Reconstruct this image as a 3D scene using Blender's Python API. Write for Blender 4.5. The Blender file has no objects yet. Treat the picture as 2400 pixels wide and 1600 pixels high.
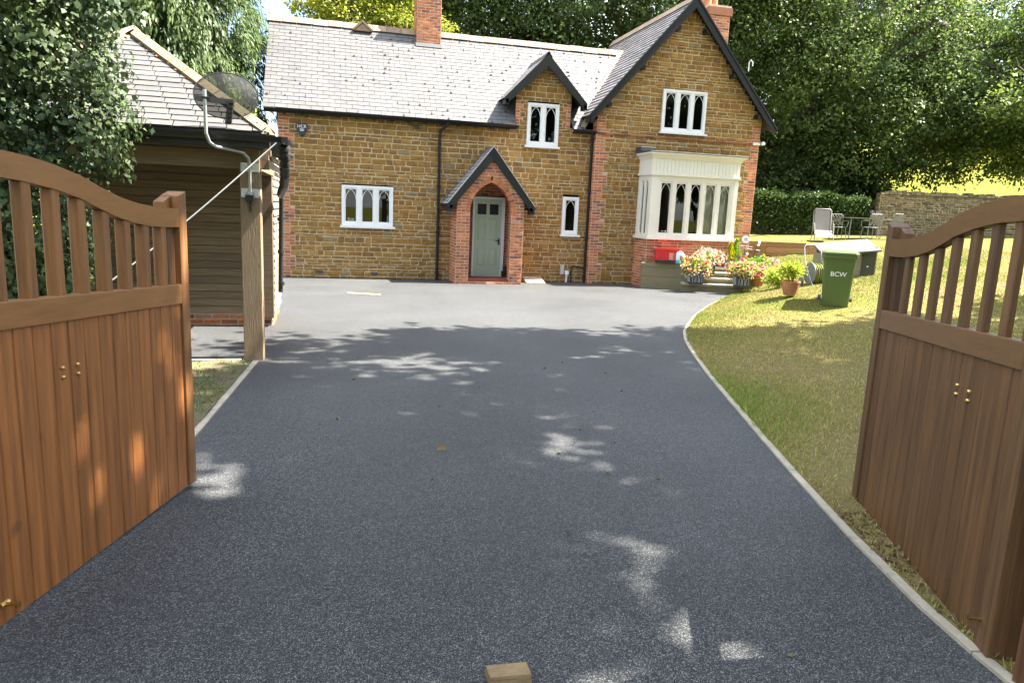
import bpy, math, random
import numpy as np
from mathutils import Matrix, Vector
R_ = random.Random(7); NR = np.random.default_rng(7)
C = bpy.context.scene.collection
SC = bpy.context.scene
rad = math.radians

# ------------------------------------------------------------------ camera, sky, sun, exposure
def cam_axes(yaw, pitch, roll):
    f = np.array([math.sin(yaw)*math.cos(pitch), math.cos(yaw)*math.cos(pitch), -math.sin(pitch)])
    r = np.array([math.cos(yaw), -math.sin(yaw), 0.0]); d = np.cross(f, r)
    r2 = r*math.cos(roll) + d*math.sin(roll); d2 = d*math.cos(roll) - r*math.sin(roll)
    return r2, d2, f
cr, cd, cf = cam_axes(rad(14.48), rad(10.441), rad(-2.4914))
camd = bpy.data.cameras.new('camera'); cam = bpy.data.objects.new('camera', camd); C.objects.link(cam)
cam.matrix_world = Matrix(((cr[0], -cd[0], -cf[0], 0), (cr[1], -cd[1], -cf[1], 0), (cr[2], -cd[2], -cf[2], 0), (0, 0, 0, 1)))
camd.sensor_width = 36; camd.sensor_fit = 'HORIZONTAL'; camd.lens = 25.15; camd.clip_start = 0.05; camd.clip_end = 2000
SC.camera = cam
SUN_EL, SUN_AZ = 56.0, 92.5          # azimuth clockwise from +Y (the house front faces -Y)
sd = Vector((math.cos(rad(SUN_EL))*math.sin(rad(SUN_AZ)), math.cos(rad(SUN_EL))*math.cos(rad(SUN_AZ)), math.sin(rad(SUN_EL))))
w = bpy.data.worlds.new('World'); SC.world = w; w.use_nodes = True
nt = w.node_tree; bg = nt.nodes['Background']
sky = nt.nodes.new('ShaderNodeTexSky'); sky.sky_type = 'NISHITA'; sky.sun_disc = False
sky.sun_elevation = rad(SUN_EL); sky.sun_rotation = rad(SUN_AZ); sky.air_density = 1.0; sky.dust_density = 1.5; sky.ozone_density = 1.0
# thin summer cloud, fixed to the sky dome
tcw = nt.nodes.new('ShaderNodeTexCoord'); cn = nt.nodes.new('ShaderNodeTexNoise'); cn.inputs['Scale'].default_value = 3.2; cn.inputs['Detail'].default_value = 6
crp = nt.nodes.new('ShaderNodeValToRGB'); crp.color_ramp.elements[0].position = .44; crp.color_ramp.elements[1].position = .68
mxw = nt.nodes.new('ShaderNodeMixRGB'); mxw.inputs['Color2'].default_value = (11, 11.5, 12, 1)
nt.links.new(tcw.outputs['Generated'], cn.inputs['Vector']); nt.links.new(cn.outputs['Fac'], crp.inputs['Fac'])
nt.links.new(crp.outputs['Color'], mxw.inputs['Fac']); nt.links.new(sky.outputs['Color'], mxw.inputs['Color1'])
nt.links.new(mxw.outputs['Color'], bg.inputs['Color']); bg.inputs['Strength'].default_value = 0.078
sl = bpy.data.lights.new('sun', 'SUN'); sl.energy = 5.0; sl.angle = rad(0.53); sl.color = (1, .945, .85)
so = bpy.data.objects.new('sun', sl); C.objects.link(so); so.rotation_euler = sd.to_track_quat('Z', 'Y').to_euler(); so.location = (20, -5, 30)
SC.view_settings.view_transform = 'Standard'; SC.view_settings.look = 'None'; SC.view_settings.gamma = 1
SC.view_settings.use_curve_mapping = False; SC.view_settings.exposure = 2.66
SC.cycles.max_bounces = 6; SC.cycles.diffuse_bounces = 3; SC.cycles.glossy_bounces = 2; SC.cycles.transmission_bounces = 3
SC.cycles.transparent_max_bounces = 6; SC.cycles.use_denoising = True; SC.cycles.caustics_reflective = False; SC.cycles.caustics_refractive = False

# ------------------------------------------------------------------ materials
def N(nt, t, **k):
    n = nt.nodes.new(t)
    for a, b in k.items(): setattr(n, a, b)
    return n
def mat(name, col=(.5, .5, .5), rough=.7, metal=0, attr=False, noise=None, col2=None, bump=None, stretch=(1, 1, 1), trans=0, spec=.5, alpha=1, wear=None):
    """noise=(scale, lo, hi): brightness variation; col2 mixes in by the same noise; bump=(scale, strength)"""
    m = bpy.data.materials.new(name); m.use_nodes = True; nt = m.node_tree; L = nt.links.new
    b = nt.nodes['Principled BSDF']; b.inputs['Roughness'].default_value = rough; b.inputs['Metallic'].default_value = metal
    b.inputs['Specular IOR Level'].default_value = spec
    tc = N(nt, 'ShaderNodeTexCoord'); mp = N(nt, 'ShaderNodeMapping'); mp.inputs['Scale'].default_value = stretch
    L(tc.outputs['Object'], mp.inputs['Vector'])
    if attr:
        a = N(nt, 'ShaderNodeAttribute', attribute_name='tint'); base = a.outputs['Color']
    else:
        a = N(nt, 'ShaderNodeRGB'); a.outputs[0].default_value = (*col, 1); base = a.outputs[0]
    if noise:
        n = N(nt, 'ShaderNodeTexNoise'); n.inputs['Scale'].default_value = noise[0]; n.inputs['Detail'].default_value = 5; n.inputs['Roughness'].default_value = .62
        L(mp.outputs[0], n.inputs['Vector'])
        if col2:
            rp = N(nt, 'ShaderNodeValToRGB'); rp.color_ramp.elements[0].position = .4; rp.color_ramp.elements[1].position = .62
            L(n.outputs['Fac'], rp.inputs['Fac'])
            x = N(nt, 'ShaderNodeMixRGB'); x.inputs['Color2'].default_value = (*col2, 1); L(rp.outputs['Color'], x.inputs['Fac']); L(base, x.inputs['Color1']); base = x.outputs[0]
        r = N(nt, 'ShaderNodeMapRange'); r.inputs['From Min'].default_value = .25; r.inputs['From Max'].default_value = .75
        r.inputs['To Min'].default_value = noise[1]; r.inputs['To Max'].default_value = noise[2]; L(n.outputs['Fac'], r.inputs['Value'])
        x = N(nt, 'ShaderNodeMixRGB', blend_type='MULTIPLY'); x.inputs['Fac'].default_value = 1
        L(base, x.inputs['Color1']); L(r.outputs[0], x.inputs['Color2']); base = x.outputs[0]
    if wear:   # (scale, threshold, colour): sparse blotches
        n = N(nt, 'ShaderNodeTexNoise'); n.inputs['Scale'].default_value = wear[0]; n.inputs['Detail'].default_value = 6
        L(tc.outputs['Object'], n.inputs['Vector'])
        rp = N(nt, 'ShaderNodeValToRGB'); rp.color_ramp.elements[0].position = wear[1]; rp.color_ramp.elements[1].position = wear[1]+.12
        L(n.outputs['Fac'], rp.inputs['Fac'])
        x = N(nt, 'ShaderNodeMixRGB'); x.inputs['Color2'].default_value = (*wear[2], 1); L(rp.outputs['Color'], x.inputs['Fac']); L(base, x.inputs['Color1']); base = x.outputs[0]
    L(base, b.inputs['Base Color'])
    if bump:
        n = N(nt, 'ShaderNodeTexNoise'); n.inputs['Scale'].default_value = bump[0]; n.inputs['Detail'].default_value = 4
        L(mp.outputs[0], n.inputs['Vector'])
        bm = N(nt, 'ShaderNodeBump'); bm.inputs['Strength'].default_value = bump[1]; bm.inputs['Distance'].default_value = .02
        L(n.outputs['Fac'], bm.inputs['Height']); L(bm.outputs[0], b.inputs['Normal'])
    out = nt.nodes['Material Output']
    if trans:
        t = N(nt, 'ShaderNodeBsdfTranslucent'); L(base, t.inputs['Color']); mx = N(nt, 'ShaderNodeMixShader'); mx.inputs['Fac'].default_value = trans
        L(b.outputs[0], mx.inputs[1]); L(t.outputs[0], mx.inputs[2]); L(mx.outputs[0], out.inputs['Surface'])
    if alpha < 1:
        t = N(nt, 'ShaderNodeBsdfTransparent'); mx = N(nt, 'ShaderNodeMixShader'); mx.inputs['Fac'].default_value = 1-alpha
        L(b.outputs[0], mx.inputs[1]); L(t.outputs[0], mx.inputs[2]); L(mx.outputs[0], out.inputs['Surface'])
    return m
M = dict(
 stone=mat('ironstone', attr=True, rough=.95, noise=(9, .62, 1.3), bump=(28, .9), spec=.2, wear=(1.7, .68, (.12, .105, .07))),
 mortar=mat('lime_mortar', (.52, .40, .24), .95, noise=(14, .75, 1.15), bump=(60, .4), spec=.1),
 bmortar=mat('brick_mortar', (.55, .43, .33), .95, noise=(14, .75, 1.15), spec=.1),
 brick=mat('red_brick', attr=True, rough=.9, noise=(22, .72, 1.25), bump=(50, .4), spec=.2),
 slate=mat('slate', attr=True, rough=.6, noise=(2.2, .84, 1.14), bump=(40, .15), spec=.4),
 slate_under=mat('roof_felt', (.03, .03, .033), .9),
 moss=mat('dark_moss', (.012, .014, .010), .95),
 ridge=mat('clay_ridge', attr=True, rough=.9, noise=(12, .7, 1.25), wear=(5, .6, (.26, .21, .11))),
 black=mat('black_paint', (.0085, .0095, .0105), .5, noise=(5, .8, 1.3), spec=.35),
 white=mat('white_paint', (.74, .74, .73), .4, noise=(2, .95, 1.03)),
 cream=mat('cream_paint', (.70, .675, .585), .45, noise=(2, .95, 1.03)),
 sage=mat('sage_paint', (.45, .53, .39), .45, noise=(3, .95, 1.05)),
 dark=mat('dark_room', (.012, .012, .012), .9),
 curtain=mat('curtain_cloth', (.82, .79, .68), .9, noise=(3, .8, 1.1), stretch=(14, 1, .4)),
 gate=mat('stained_timber', attr=True, rough=.55, noise=(3.6, .45, 1.38), stretch=(8, 8, .45), bump=(14, .16), wear=(5, .66, (.09, .04, .015))),
 gaterail=mat('stained_rail_timber', attr=True, rough=.42, noise=(2.6, .78, 1.15), stretch=(2, 2, 14), bump=(9, .06)),
 oak=mat('weathered_post', (.31, .215, .12), .85, noise=(3, .55, 1.3), stretch=(14, 14, .9), bump=(10, .5), col2=(.22, .15, .085)),
 boards=mat('stained_boards', attr=True, rough=.7, noise=(4, .6, 1.3), stretch=(.8, 3, 16), bump=(8, .25)),
 timber=mat('retaining_timber', attr=True, rough=.8, noise=(4, .6, 1.3), stretch=(1, 1, 12), bump=(10, .3)),
 concrete=mat('pale_concrete', (.42, .365, .27), .9, noise=(7, .75, 1.2), bump=(60, .3), wear=(9, .63, (.26, .24, .18))),
 stepstone=mat('step_stone', (.36, .35, .28), .9, noise=(6, .7, 1.2), bump=(40, .4), wear=(5, .58, (.17, .18, .11))),
 bark=mat('bark', (.075, .058, .042), .95, noise=(5, .5, 1.4), stretch=(3, 3, .6), bump=(7, 1)),
 galv=mat('galvanised_steel', (.50, .52, .53), .4, .85, noise=(9, .8, 1.1)),
 tube=mat('garden_tube', (.22, .215, .195), .45, .2),
 sling=mat('sling_fabric', (.21, .20, .185), .85, noise=(30, .9, 1.05)),
 plastic=mat('green_plastic', (.07, .112, .026), .42, noise=(2, .92, 1.08), bump=(160, .06)),
 blackplastic=mat('black_plastic', (.014, .014, .015), .45),
 print=mat('white_print', (.72, .74, .70), .6),
 red=mat('red_plastic', (.62, .022, .018), .4, noise=(5, .85, 1.1)),
 jug=mat('white_plastic', (.80, .82, .84), .35),
 cyan=mat('cyan_liquid', (.03, .55, .68), .3),
 terra=mat('terracotta', (.40, .17, .075), .85, noise=(6, .75, 1.2), wear=(6, .62, (.40, .32, .22))),
 lead=mat('grey_lead', (.045, .05, .057), .6, noise=(7, .75, 1.2)),
 navy=mat('navy_plastic', (.016, .022, .055), .4),
 brass=mat('brass', (.62, .42, .15), .3, 1),
 felt=mat('roof_board', (.10, .095, .085), .85, noise=(5, .75, 1.2), stretch=(1, 8, 1)),
 pale=mat('pale_boards', (.25, .225, .14), .8, noise=(4, .75, 1.2), stretch=(1, 1, 10)),
 mesh_dark=mat('dark_panel', (.045, .05, .035), .7),
 hose=mat('yellow_hose', (.36, .40, .04), .5),
 greyplastic=mat('grey_plastic', (.16, .17, .14), .55, noise=(8, .85, 1.1)),
 greyplast2=mat('pale_grey_plastic', (.45, .46, .44), .5),
 dish=mat('perforated_dish', (.013, .0135, .0135), .7, 0, spec=.2, alpha=.78, noise=(4, .6, 1.5)),
 cable=mat('white_cable', (.62, .64, .62), .5),
 yellow=mat('yellow_strip', (.60, .50, .16), .8, noise=(20, .8, 1.1)),
 leaf=mat('leaf', attr=True, rough=.5, trans=.45, spec=.3),
 ivyleaf=mat('ivy_leaf', attr=True, rough=.5, trans=.2, spec=.22),
 petal=mat('petal', attr=True, rough=.6, trans=.25),
 blade=mat('grass_blade', attr=True, rough=.6, trans=.3, spec=.25),
 soil=mat('bare_soil', (.15, .105, .065), .95, noise=(9, .6, 1.3), col2=(.10, .12, .04), bump=(40, .6)),
 rubble=mat('rubble_wall', attr=True, rough=.95, noise=(11, .6, 1.3), bump=(30, .8)),
)
def glass_mat():
    m = bpy.data.materials.new('window_glass'); m.use_nodes = True; nt = m.node_tree; nt.nodes.clear(); L = nt.links.new
    o = N(nt, 'ShaderNodeOutputMaterial'); g = N(nt, 'ShaderNodeBsdfGlossy'); g.inputs['Roughness'].default_value = .015; g.inputs['Color'].default_value = (.9, .93, .9, 1)
    t = N(nt, 'ShaderNodeBsdfTransparent'); t.inputs['Color'].default_value = (.80, .83, .80, 1)
    f = N(nt, 'ShaderNodeFresnel'); f.inputs['IOR'].default_value = 1.5; mx = N(nt, 'ShaderNodeMixShader')
    tc = N(nt, 'ShaderNodeTexCoord'); n = N(nt, 'ShaderNodeTexNoise'); n.inputs['Scale'].default_value = 2.5; bm = N(nt, 'ShaderNodeBump'); bm.inputs['Strength'].default_value = .04
    L(tc.outputs['Object'], n.inputs['Vector']); L(n.outputs['Fac'], bm.inputs['Height']); L(bm.outputs[0], g.inputs['Normal'])
    L(f.outputs[0], mx.inputs[0]); L(t.outputs[0], mx.inputs[1]); L(g.outputs[0], mx.inputs[2]); L(mx.outputs[0], o.inputs['Surface'])
    return m
M['glass'] = glass_mat()
def asphalt_mat():
    m = bpy.data.materials.new('new_tarmac'); m.use_nodes = True; nt = m.node_tree; L = nt.links.new; b = nt.nodes['Principled BSDF']
    tc = N(nt, 'ShaderNodeTexCoord')
    v = N(nt, 'ShaderNodeTexVoronoi'); v.inputs['Scale'].default_value = 230; L(tc.outputs['Object'], v.inputs['Vector'])
    n = N(nt, 'ShaderNodeTexNoise'); n.inputs['Scale'].default_value = .55; n.inputs['Detail'].default_value = 7; n.inputs['Roughness'].default_value = .6; L(tc.outputs['Object'], n.inputs['Vector'])
    sep = N(nt, 'ShaderNodeSeparateColor'); L(v.outputs['Color'], sep.inputs[0])
    rp = N(nt, 'ShaderNodeValToRGB'); e = rp.color_ramp.elements
    e[0].position = 0; e[0].color = (.007, .0075, .008, 1); e[1].position = 1; e[1].color = (.26, .257, .245, 1)
    x = e.new(.58); x.color = (.033, .0355, .037, 1); x = e.new(.84); x.color = (.104, .107, .106, 1)
    L(sep.outputs[0], rp.inputs['Fac'])
    r = N(nt, 'ShaderNodeMapRange'); r.inputs['From Min'].default_value = .3; r.inputs['From Max'].default_value = .7; r.inputs['To Min'].default_value = .72; r.inputs['To Max'].default_value = 1.25
    L(n.outputs['Fac'], r.inputs['Value'])
    mx = N(nt, 'ShaderNodeMixRGB', blend_type='MULTIPLY'); mx.inputs['Fac'].default_value = 1; L(rp.outputs[0], mx.inputs['Color1']); L(r.outputs[0], mx.inputs['Color2'])
    L(mx.outputs[0], b.inputs['Base Color']); b.inputs['Roughness'].default_value = .5; b.inputs['Specular IOR Level'].default_value = .3; b.inputs['Sheen Weight'].default_value = .08; b.inputs['Sheen Roughness'].default_value = .5; b.inputs['Sheen Tint'].default_value = (.9, .92, .95, 1)
    bm = N(nt, 'ShaderNodeBump'); bm.inputs['Strength'].default_value = .9; bm.inputs['Distance'].default_value = .006; L(v.outputs['Distance'], bm.inputs['Height']); bm.invert = True
    L(bm.outputs[0], b.inputs['Normal']); return m
M['tarmac'] = asphalt_mat()
def grass_mat(name, straw=.5):
    m = bpy.data.materials.new(name); m.use_nodes = True; nt = m.node_tree; L = nt.links.new; b = nt.nodes['Principled BSDF']
    tc = N(nt, 'ShaderNodeTexCoord'); outs = []
    for s, d in ((.7, 4), (5, 6), (60, 3)):
        n = N(nt, 'ShaderNodeTexNoise'); n.inputs['Scale'].default_value = s; n.inputs['Detail'].default_value = d; L(tc.outputs['Object'], n.inputs['Vector']); outs.append(n.outputs['Fac'])
    ad = N(nt, 'ShaderNodeMath', operation='MULTIPLY_ADD'); L(outs[1], ad.inputs[0]); ad.inputs[1].default_value = .5; L(outs[0], ad.inputs[2])
    rp = N(nt, 'ShaderNodeValToRGB'); e = rp.color_ramp.elements
    e[0].position = .44; e[0].color = (.065, .11, .02, 1); e[1].position = 1.0; e[1].color = (.16, .115, .06, 1)
    x = e.new(.66); x.color = (.118, .126, .022, 1); x = e.new(.84); x.color = (.16, .13, .042, 1)
    L(ad.outputs[0], rp.inputs['Fac'])
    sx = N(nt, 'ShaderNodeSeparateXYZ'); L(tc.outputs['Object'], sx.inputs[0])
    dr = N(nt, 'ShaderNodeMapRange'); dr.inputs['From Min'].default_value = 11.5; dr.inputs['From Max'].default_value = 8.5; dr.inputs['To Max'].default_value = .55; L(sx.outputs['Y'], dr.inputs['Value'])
    dm = N(nt, 'ShaderNodeMixRGB'); dm.inputs['Color2'].default_value = (.25, .19, .085, 1); L(dr.outputs[0], dm.inputs['Fac']); L(rp.outputs[0], dm.inputs['Color1']); rp = dm  # straw tone under the trees, also lightens the shaded lawn by colour
    r = N(nt, 'ShaderNodeMapRange'); r.inputs['To Min'].default_value = .55; r.inputs['To Max'].default_value = 1.4; L(outs[2], r.inputs['Value'])
    mx = N(nt, 'ShaderNodeMixRGB', blend_type='MULTIPLY'); mx.inputs['Fac'].default_value = 1; L(rp.outputs[0], mx.inputs['Color1']); L(r.outputs[0], mx.inputs['Color2'])
    L(mx.outputs[0], b.inputs['Base Color']); b.inputs['Roughness'].default_value = .95; b.inputs['Specular IOR Level'].default_value = .1
    bm = N(nt, 'ShaderNodeBump'); bm.inputs['Strength'].default_value = .8; bm.inputs['Distance'].default_value = .03; L(outs[2], bm.inputs['Height']); L(bm.outputs[0], b.inputs['Normal'])
    return m
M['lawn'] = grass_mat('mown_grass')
M['field'] = mat('field_grass', (.145, .135, .026), .95, noise=(3, .75, 1.25), col2=(.125, .135, .014), bump=(14, .8), spec=.03)

# ------------------------------------------------------------------ mesh building
ORG = {}
def org(p): return ORG.get(p.name, Vector((0, 0, 0))) if p else Vector((0, 0, 0))
def tag(o, label=None, cat=None, group=None, kind=None):
    if label: o['label'] = label
    if cat: o['category'] = cat
    if group: o['group'] = group
    if kind: o['kind'] = kind
    return o
def thing(name, label, cat, loc=(0, 0, 0), group=None):
    o = bpy.data.objects.new(name, None); C.objects.link(o); o.location = loc; o.empty_display_size = .2
    ORG[o.name] = Vector(loc); return tag(o, label, cat, group)
def link(name, me, parent=None):
    o = bpy.data.objects.new(name, me); C.objects.link(o)
    if parent: o.parent = parent; ORG[o.name] = org(parent)
    return o
class MB:
    def __init__(s): s.v = []; s.f = []; s.m = []; s.c = []
    def face(s, pts, mi=0, col=(1, 1, 1)):
        i = len(s.v); s.v += [tuple(p) for p in pts]; s.f.append(tuple(range(i, i+len(pts)))); s.m.append(mi); s.c.append(col)
    def hexa(s, p, mi=0, col=(1, 1, 1)):     # p: 8 corners, bottom ring 0-3, top ring 4-7
        i = len(s.v); s.v += [tuple(q) for q in p]
        for f in ((3, 2, 1, 0), (4, 5, 6, 7), (0, 1, 5, 4), (1, 2, 6, 5), (2, 3, 7, 6), (3, 0, 4, 7)):
            s.f.append(tuple(i+k for k in f)); s.m.append(mi); s.c.append(col)
    def box(s, a, b, mi=0, col=(1, 1, 1)):
        (x0, y0, z0), (x1, y1, z1) = a, b
        s.hexa([(x0, y0, z0), (x1, y0, z0), (x1, y1, z0), (x0, y1, z0), (x0, y0, z1), (x1, y0, z1), (x1, y1, z1), (x0, y1, z1)], mi, col)
    def prism(s, poly, vec, mi=0, col=(1, 1, 1)):   # poly: list of 3-D points in order; vec: extrusion
        vec = Vector(vec); p = [Vector(q) for q in poly]; q = [a+vec for a in p]; n = len(p); i = len(s.v)
        s.v += [tuple(a) for a in p] + [tuple(a) for a in q]
        s.f.append(tuple(range(i+n-1, i-1, -1))); s.f.append(tuple(range(i+n, i+2*n))); s.m += [mi]*2; s.c += [col]*2
        for k in range(n):
            j = (k+1) % n; s.f.append((i+k, i+j, i+n+j, i+n+k)); s.m.append(mi); s.c.append(col)
    def tube(s, pts, r, seg=8, mi=0, col=(1, 1, 1), cap=True):
        pts = [Vector(p) for p in pts]; rs = r if isinstance(r, (list, tuple)) else [r]*len(pts); i0 = len(s.v); ref = None
        for k, p in enumerate(pts):
            t = (pts[min(k+1, len(pts)-1)] - pts[max(k-1, 0)]).normalized()
            if ref is None: ref = Vector((0, 0, 1)) if abs(t.z) < .9 else Vector((1, 0, 0))
            a = ref - t*ref.dot(t)
            if a.length < 1e-5: a = t.orthogonal()
            a.normalize(); ref = a; b = t.cross(a)
            for q in range(seg):
                th = 2*math.pi*q/seg; s.v.append(tuple(p + (a*math.cos(th) + b*math.sin(th))*rs[k]))
        for k in range(len(pts)-1):
            for q in range(seg):
                q2 = (q+1) % seg; s.f.append((i0+k*seg+q, i0+k*seg+q2, i0+(k+1)*seg+q2, i0+(k+1)*seg+q)); s.m.append(mi); s.c.append(col)
        if cap:
            s.f.append(tuple(i0+q for q in range(seg-1, -1, -1))); e = i0+(len(pts)-1)*seg; s.f.append(tuple(e+q for q in range(seg))); s.m += [mi]*2; s.c += [col]*2
    def lathe(s, prof, c=(0, 0, 0), seg=20, mi=0, col=(1, 1, 1)):
        i0 = len(s.v); c = Vector(c)
        for r, z in prof:
            for q in range(seg):
                th = 2*math.pi*q/seg; s.v.append((c.x+r*math.cos(th), c.y+r*math.sin(th), c.z+z))
        for k in range(len(prof)-1):
            for q in range(seg):
                q2 = (q+1) % seg; s.f.append((i0+k*seg+q, i0+k*seg+q2, i0+(k+1)*seg+q2, i0+(k+1)*seg+q)); s.m.append(mi); s.c.append(col)
        if prof[0][0] > 1e-4: s.f.append(tuple(i0+q for q in range(seg-1, -1, -1))); s.m.append(mi); s.c.append(col)
        if prof[-1][0] > 1e-4: e = i0+(len(prof)-1)*seg; s.f.append(tuple(e+q for q in range(seg))); s.m.append(mi); s.c.append(col)
    def build(s, name, mats, parent=None, smooth=False, bevel=0):
        if not isinstance(mats, (list, tuple)): mats = [mats]
        me = bpy.data.meshes.new(name); o = org(parent)
        me.from_pydata([(x-o.x, y-o.y, z-o.z) for x, y, z in s.v], [], s.f)
        for m in mats: me.materials.append(m)
        me.polygons.foreach_set('material_index', s.m)
        ca = me.color_attributes.new('tint', 'FLOAT_COLOR', 'CORNER')
        n = np.array([len(f) for f in s.f]); cc = np.ones((len(s.f), 4), np.float32); cc[:, :3] = np.array(s.c, np.float32)
        ca.data.foreach_set('color', np.repeat(cc, n, 0).ravel())
        if smooth: me.polygons.foreach_set('use_smooth', [True]*len(s.f))
        me.update(); ob = link(name, me, parent)
        if smooth and smooth != 'all':
            try: me.set_sharp_from_angle(angle=rad(40))
            except Exception: pass
        if bevel:
            bv = ob.modifiers.new('bevel', 'BEVEL'); bv.width = bevel; bv.segments = 2; bv.limit_method = 'ANGLE'
        return ob
def leaves(name, P, D, Nn, Ln, Wd, col, m, parent=None, fold=.18):
    """one mesh of kite-shaped leaf faces. P base, D direction, Nn normal"""
    n = len(P); D = D/np.linalg.norm(D, axis=1, keepdims=True); S = np.cross(D, Nn); S /= np.linalg.norm(S, axis=1, keepdims=True)+1e-9
    U = np.cross(S, D); Ln = Ln[:, None]; Wd = Wd[:, None]
    V = np.empty((n, 4, 3)); V[:, 0] = P; V[:, 1] = P + D*Ln*.42 + S*Wd*.5 + U*Wd*fold; V[:, 2] = P + D*Ln; V[:, 3] = P + D*Ln*.42 - S*Wd*.5 + U*Wd*fold
    o = org(parent); V = (V - np.array(o)).reshape(-1, 3)
    me = bpy.data.meshes.new(name); me.vertices.add(4*n); me.vertices.foreach_set('co', V.astype(np.float32).ravel())
    me.loops.add(4*n); me.loops.foreach_set('vertex_index', np.arange(4*n, dtype=np.int32))
    me.polygons.add(n); me.polygons.foreach_set('loop_start', np.arange(0, 4*n, 4, dtype=np.int32)); me.polygons.foreach_set('loop_total', np.full(n, 4, np.int32))
    me.materials.append(m); me.update(calc_edges=True)
    ca = me.color_attributes.new('tint', 'FLOAT_COLOR', 'CORNER'); cc = np.ones((n, 4), np.float32); cc[:, :3] = col
    ca.data.foreach_set('color', np.repeat(cc, 4, 0).ravel())
    return link(name, me, parent)
def unit(a): return a/(np.linalg.norm(a, axis=1, keepdims=True)+1e-9)
def lerpcol(a, b, t): return np.array(a)[None]*(1-t[:, None]) + np.array(b)[None]*t[:, None]

# ------------------------------------------------------------------ terrain
def gd(x, y): return -1.6 - .0158*y          # the drive falls gently towards the cottage
KERB = [(2.38, -4.0), (2.30, 0.0), (2.40, 1.75), (2.50, 2.28), (2.72, 3.06), (3.02, 3.97), (3.36, 4.95), (3.72, 5.98), (4.14, 7.15), (4.62, 8.4), (4.98, 9.25), (5.35, 10.0), (5.85, 10.8), (6.6, 11.95), (7.6, 13.3), (8.9, 14.9), (10.1, 16.2)]
kx = np.array([p[0] for p in KERB]); ky = np.array([p[1] for p in KERB])
def edge(y): return np.interp(y, ky, kx)
ctl = [(float(edge(t)), t, gd(0, t)+.012) for t in np.linspace(-4, 16.2, 18)] + [(8.75, 10.9, -1.50), (8.43, 11.8, -1.37), (10.4, 13.85, -1.35), (11.8, 13.55, -1.10), (10.75, 13.78, -1.28), (10.83, 16.4, -1.62),
  (12, 17, -1.36), (13, 19.2, -1.14), (15, 18.6, -.95), (17, 19, -.72), (19, 20, -.48), (22.5, 19.2, -.3), (28, 18, 0), (36, 22, .3), (11, 5, -1.2), (18, 10, -.7), (7, 4, -1.55), (4.5, 1, -1.58), (20, 0, -1.0), (10, -5, -1.5), (40, 0, -.5), (24, 23, -.3), (16, 23, -.62), (13, 23, -.66), (20, 30, -.4), (12, 32, -.8), (40, 34, .6)]
ca_ = np.array(ctl)
def tps(r): return np.where(r > 1e-9, r*r*np.log(r+1e-12), 0)
_n = len(ca_); _K = tps(np.linalg.norm(ca_[:, None, :2]-ca_[None, :, :2], axis=2)); _K += np.eye(_n)*.3
_P = np.c_[np.ones(_n), ca_[:, :2]]; _A = np.block([[_K, _P], [_P.T, np.zeros((3, 3))]]); _w = np.linalg.solve(_A, np.r_[ca_[:, 2], 0, 0, 0])
def H(x, y):
    x = np.atleast_1d(np.asarray(x, float)); y = np.atleast_1d(np.asarray(y, float))
    r = np.hypot(x[:, None]-ca_[None, :, 0], y[:, None]-ca_[None, :, 1]); z = tps(r)@_w[:_n] + _w[_n] + _w[_n+1]*x + _w[_n+2]*y
    yw = 19.75 - .16*(x-12); up = np.clip((y-yw)/.12, 0, 1)*np.clip((16.2-x)/1.2, 0, 1)      # terrace behind the retaining wall
    z = z*(1-up) + np.maximum(z, -.63)*up
    near = np.clip((x-edge(y))/.9, 0, 1); return np.where(y < 16.2, z*near + (gd(x, y)+.012)*(1-near), z)
def grid(name, X, Y, Z, m):
    h, wd = X.shape; me = bpy.data.meshes.new(name); V = np.stack([X, Y, Z], -1).reshape(-1, 3)
    i = np.arange((h-1)*(wd-1)); r, c = i//(wd-1), i % (wd-1); a = r*wd+c
    F = np.stack([a, a+1, a+wd+1, a+wd], 1)
    me.from_pydata(V.tolist(), [], F.tolist()); me.materials.append(m); me.polygons.foreach_set('use_smooth', [True]*len(F)); me.update()
    return link(name, me)
b = MB(); b.face([(-400, -400, -2.6), (400, -400, -2.6), (400, 400, -2.6), (-400, 400, -2.6)]); tag(b.build('ground', M['field']), kind='structure')
yy = np.r_[np.linspace(-4, 0, 12), np.linspace(.2, 22, 140), np.linspace(22.4, 40, 36)]; tt = np.r_[0, .08, np.geomspace(.2, 44, 90)]
Y, T = np.meshgrid(yy, tt, indexing='ij'); X = edge(Y)+.022+T
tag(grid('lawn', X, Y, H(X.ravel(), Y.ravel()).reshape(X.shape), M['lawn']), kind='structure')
xs, ys = np.meshgrid(np.linspace(-7, 12, 20), np.linspace(-5, 18.75, 26)); g = grid('driveway', xs, ys, gd(xs, ys), M['tarmac']); tag(g, kind='structure')
# hillside field beyond the wall
xs, ys = np.meshgrid(np.linspace(8, 150, 50), np.linspace(27, 170, 50))
zz = -.6 + np.clip((ys-27+(xs-22)*.35), 0, None)*.145 + .5*np.sin(xs*.13)*np.sin(ys*.09)
tag(grid('field_hill', xs, ys, zz, M['field']), kind='structure')
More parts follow.
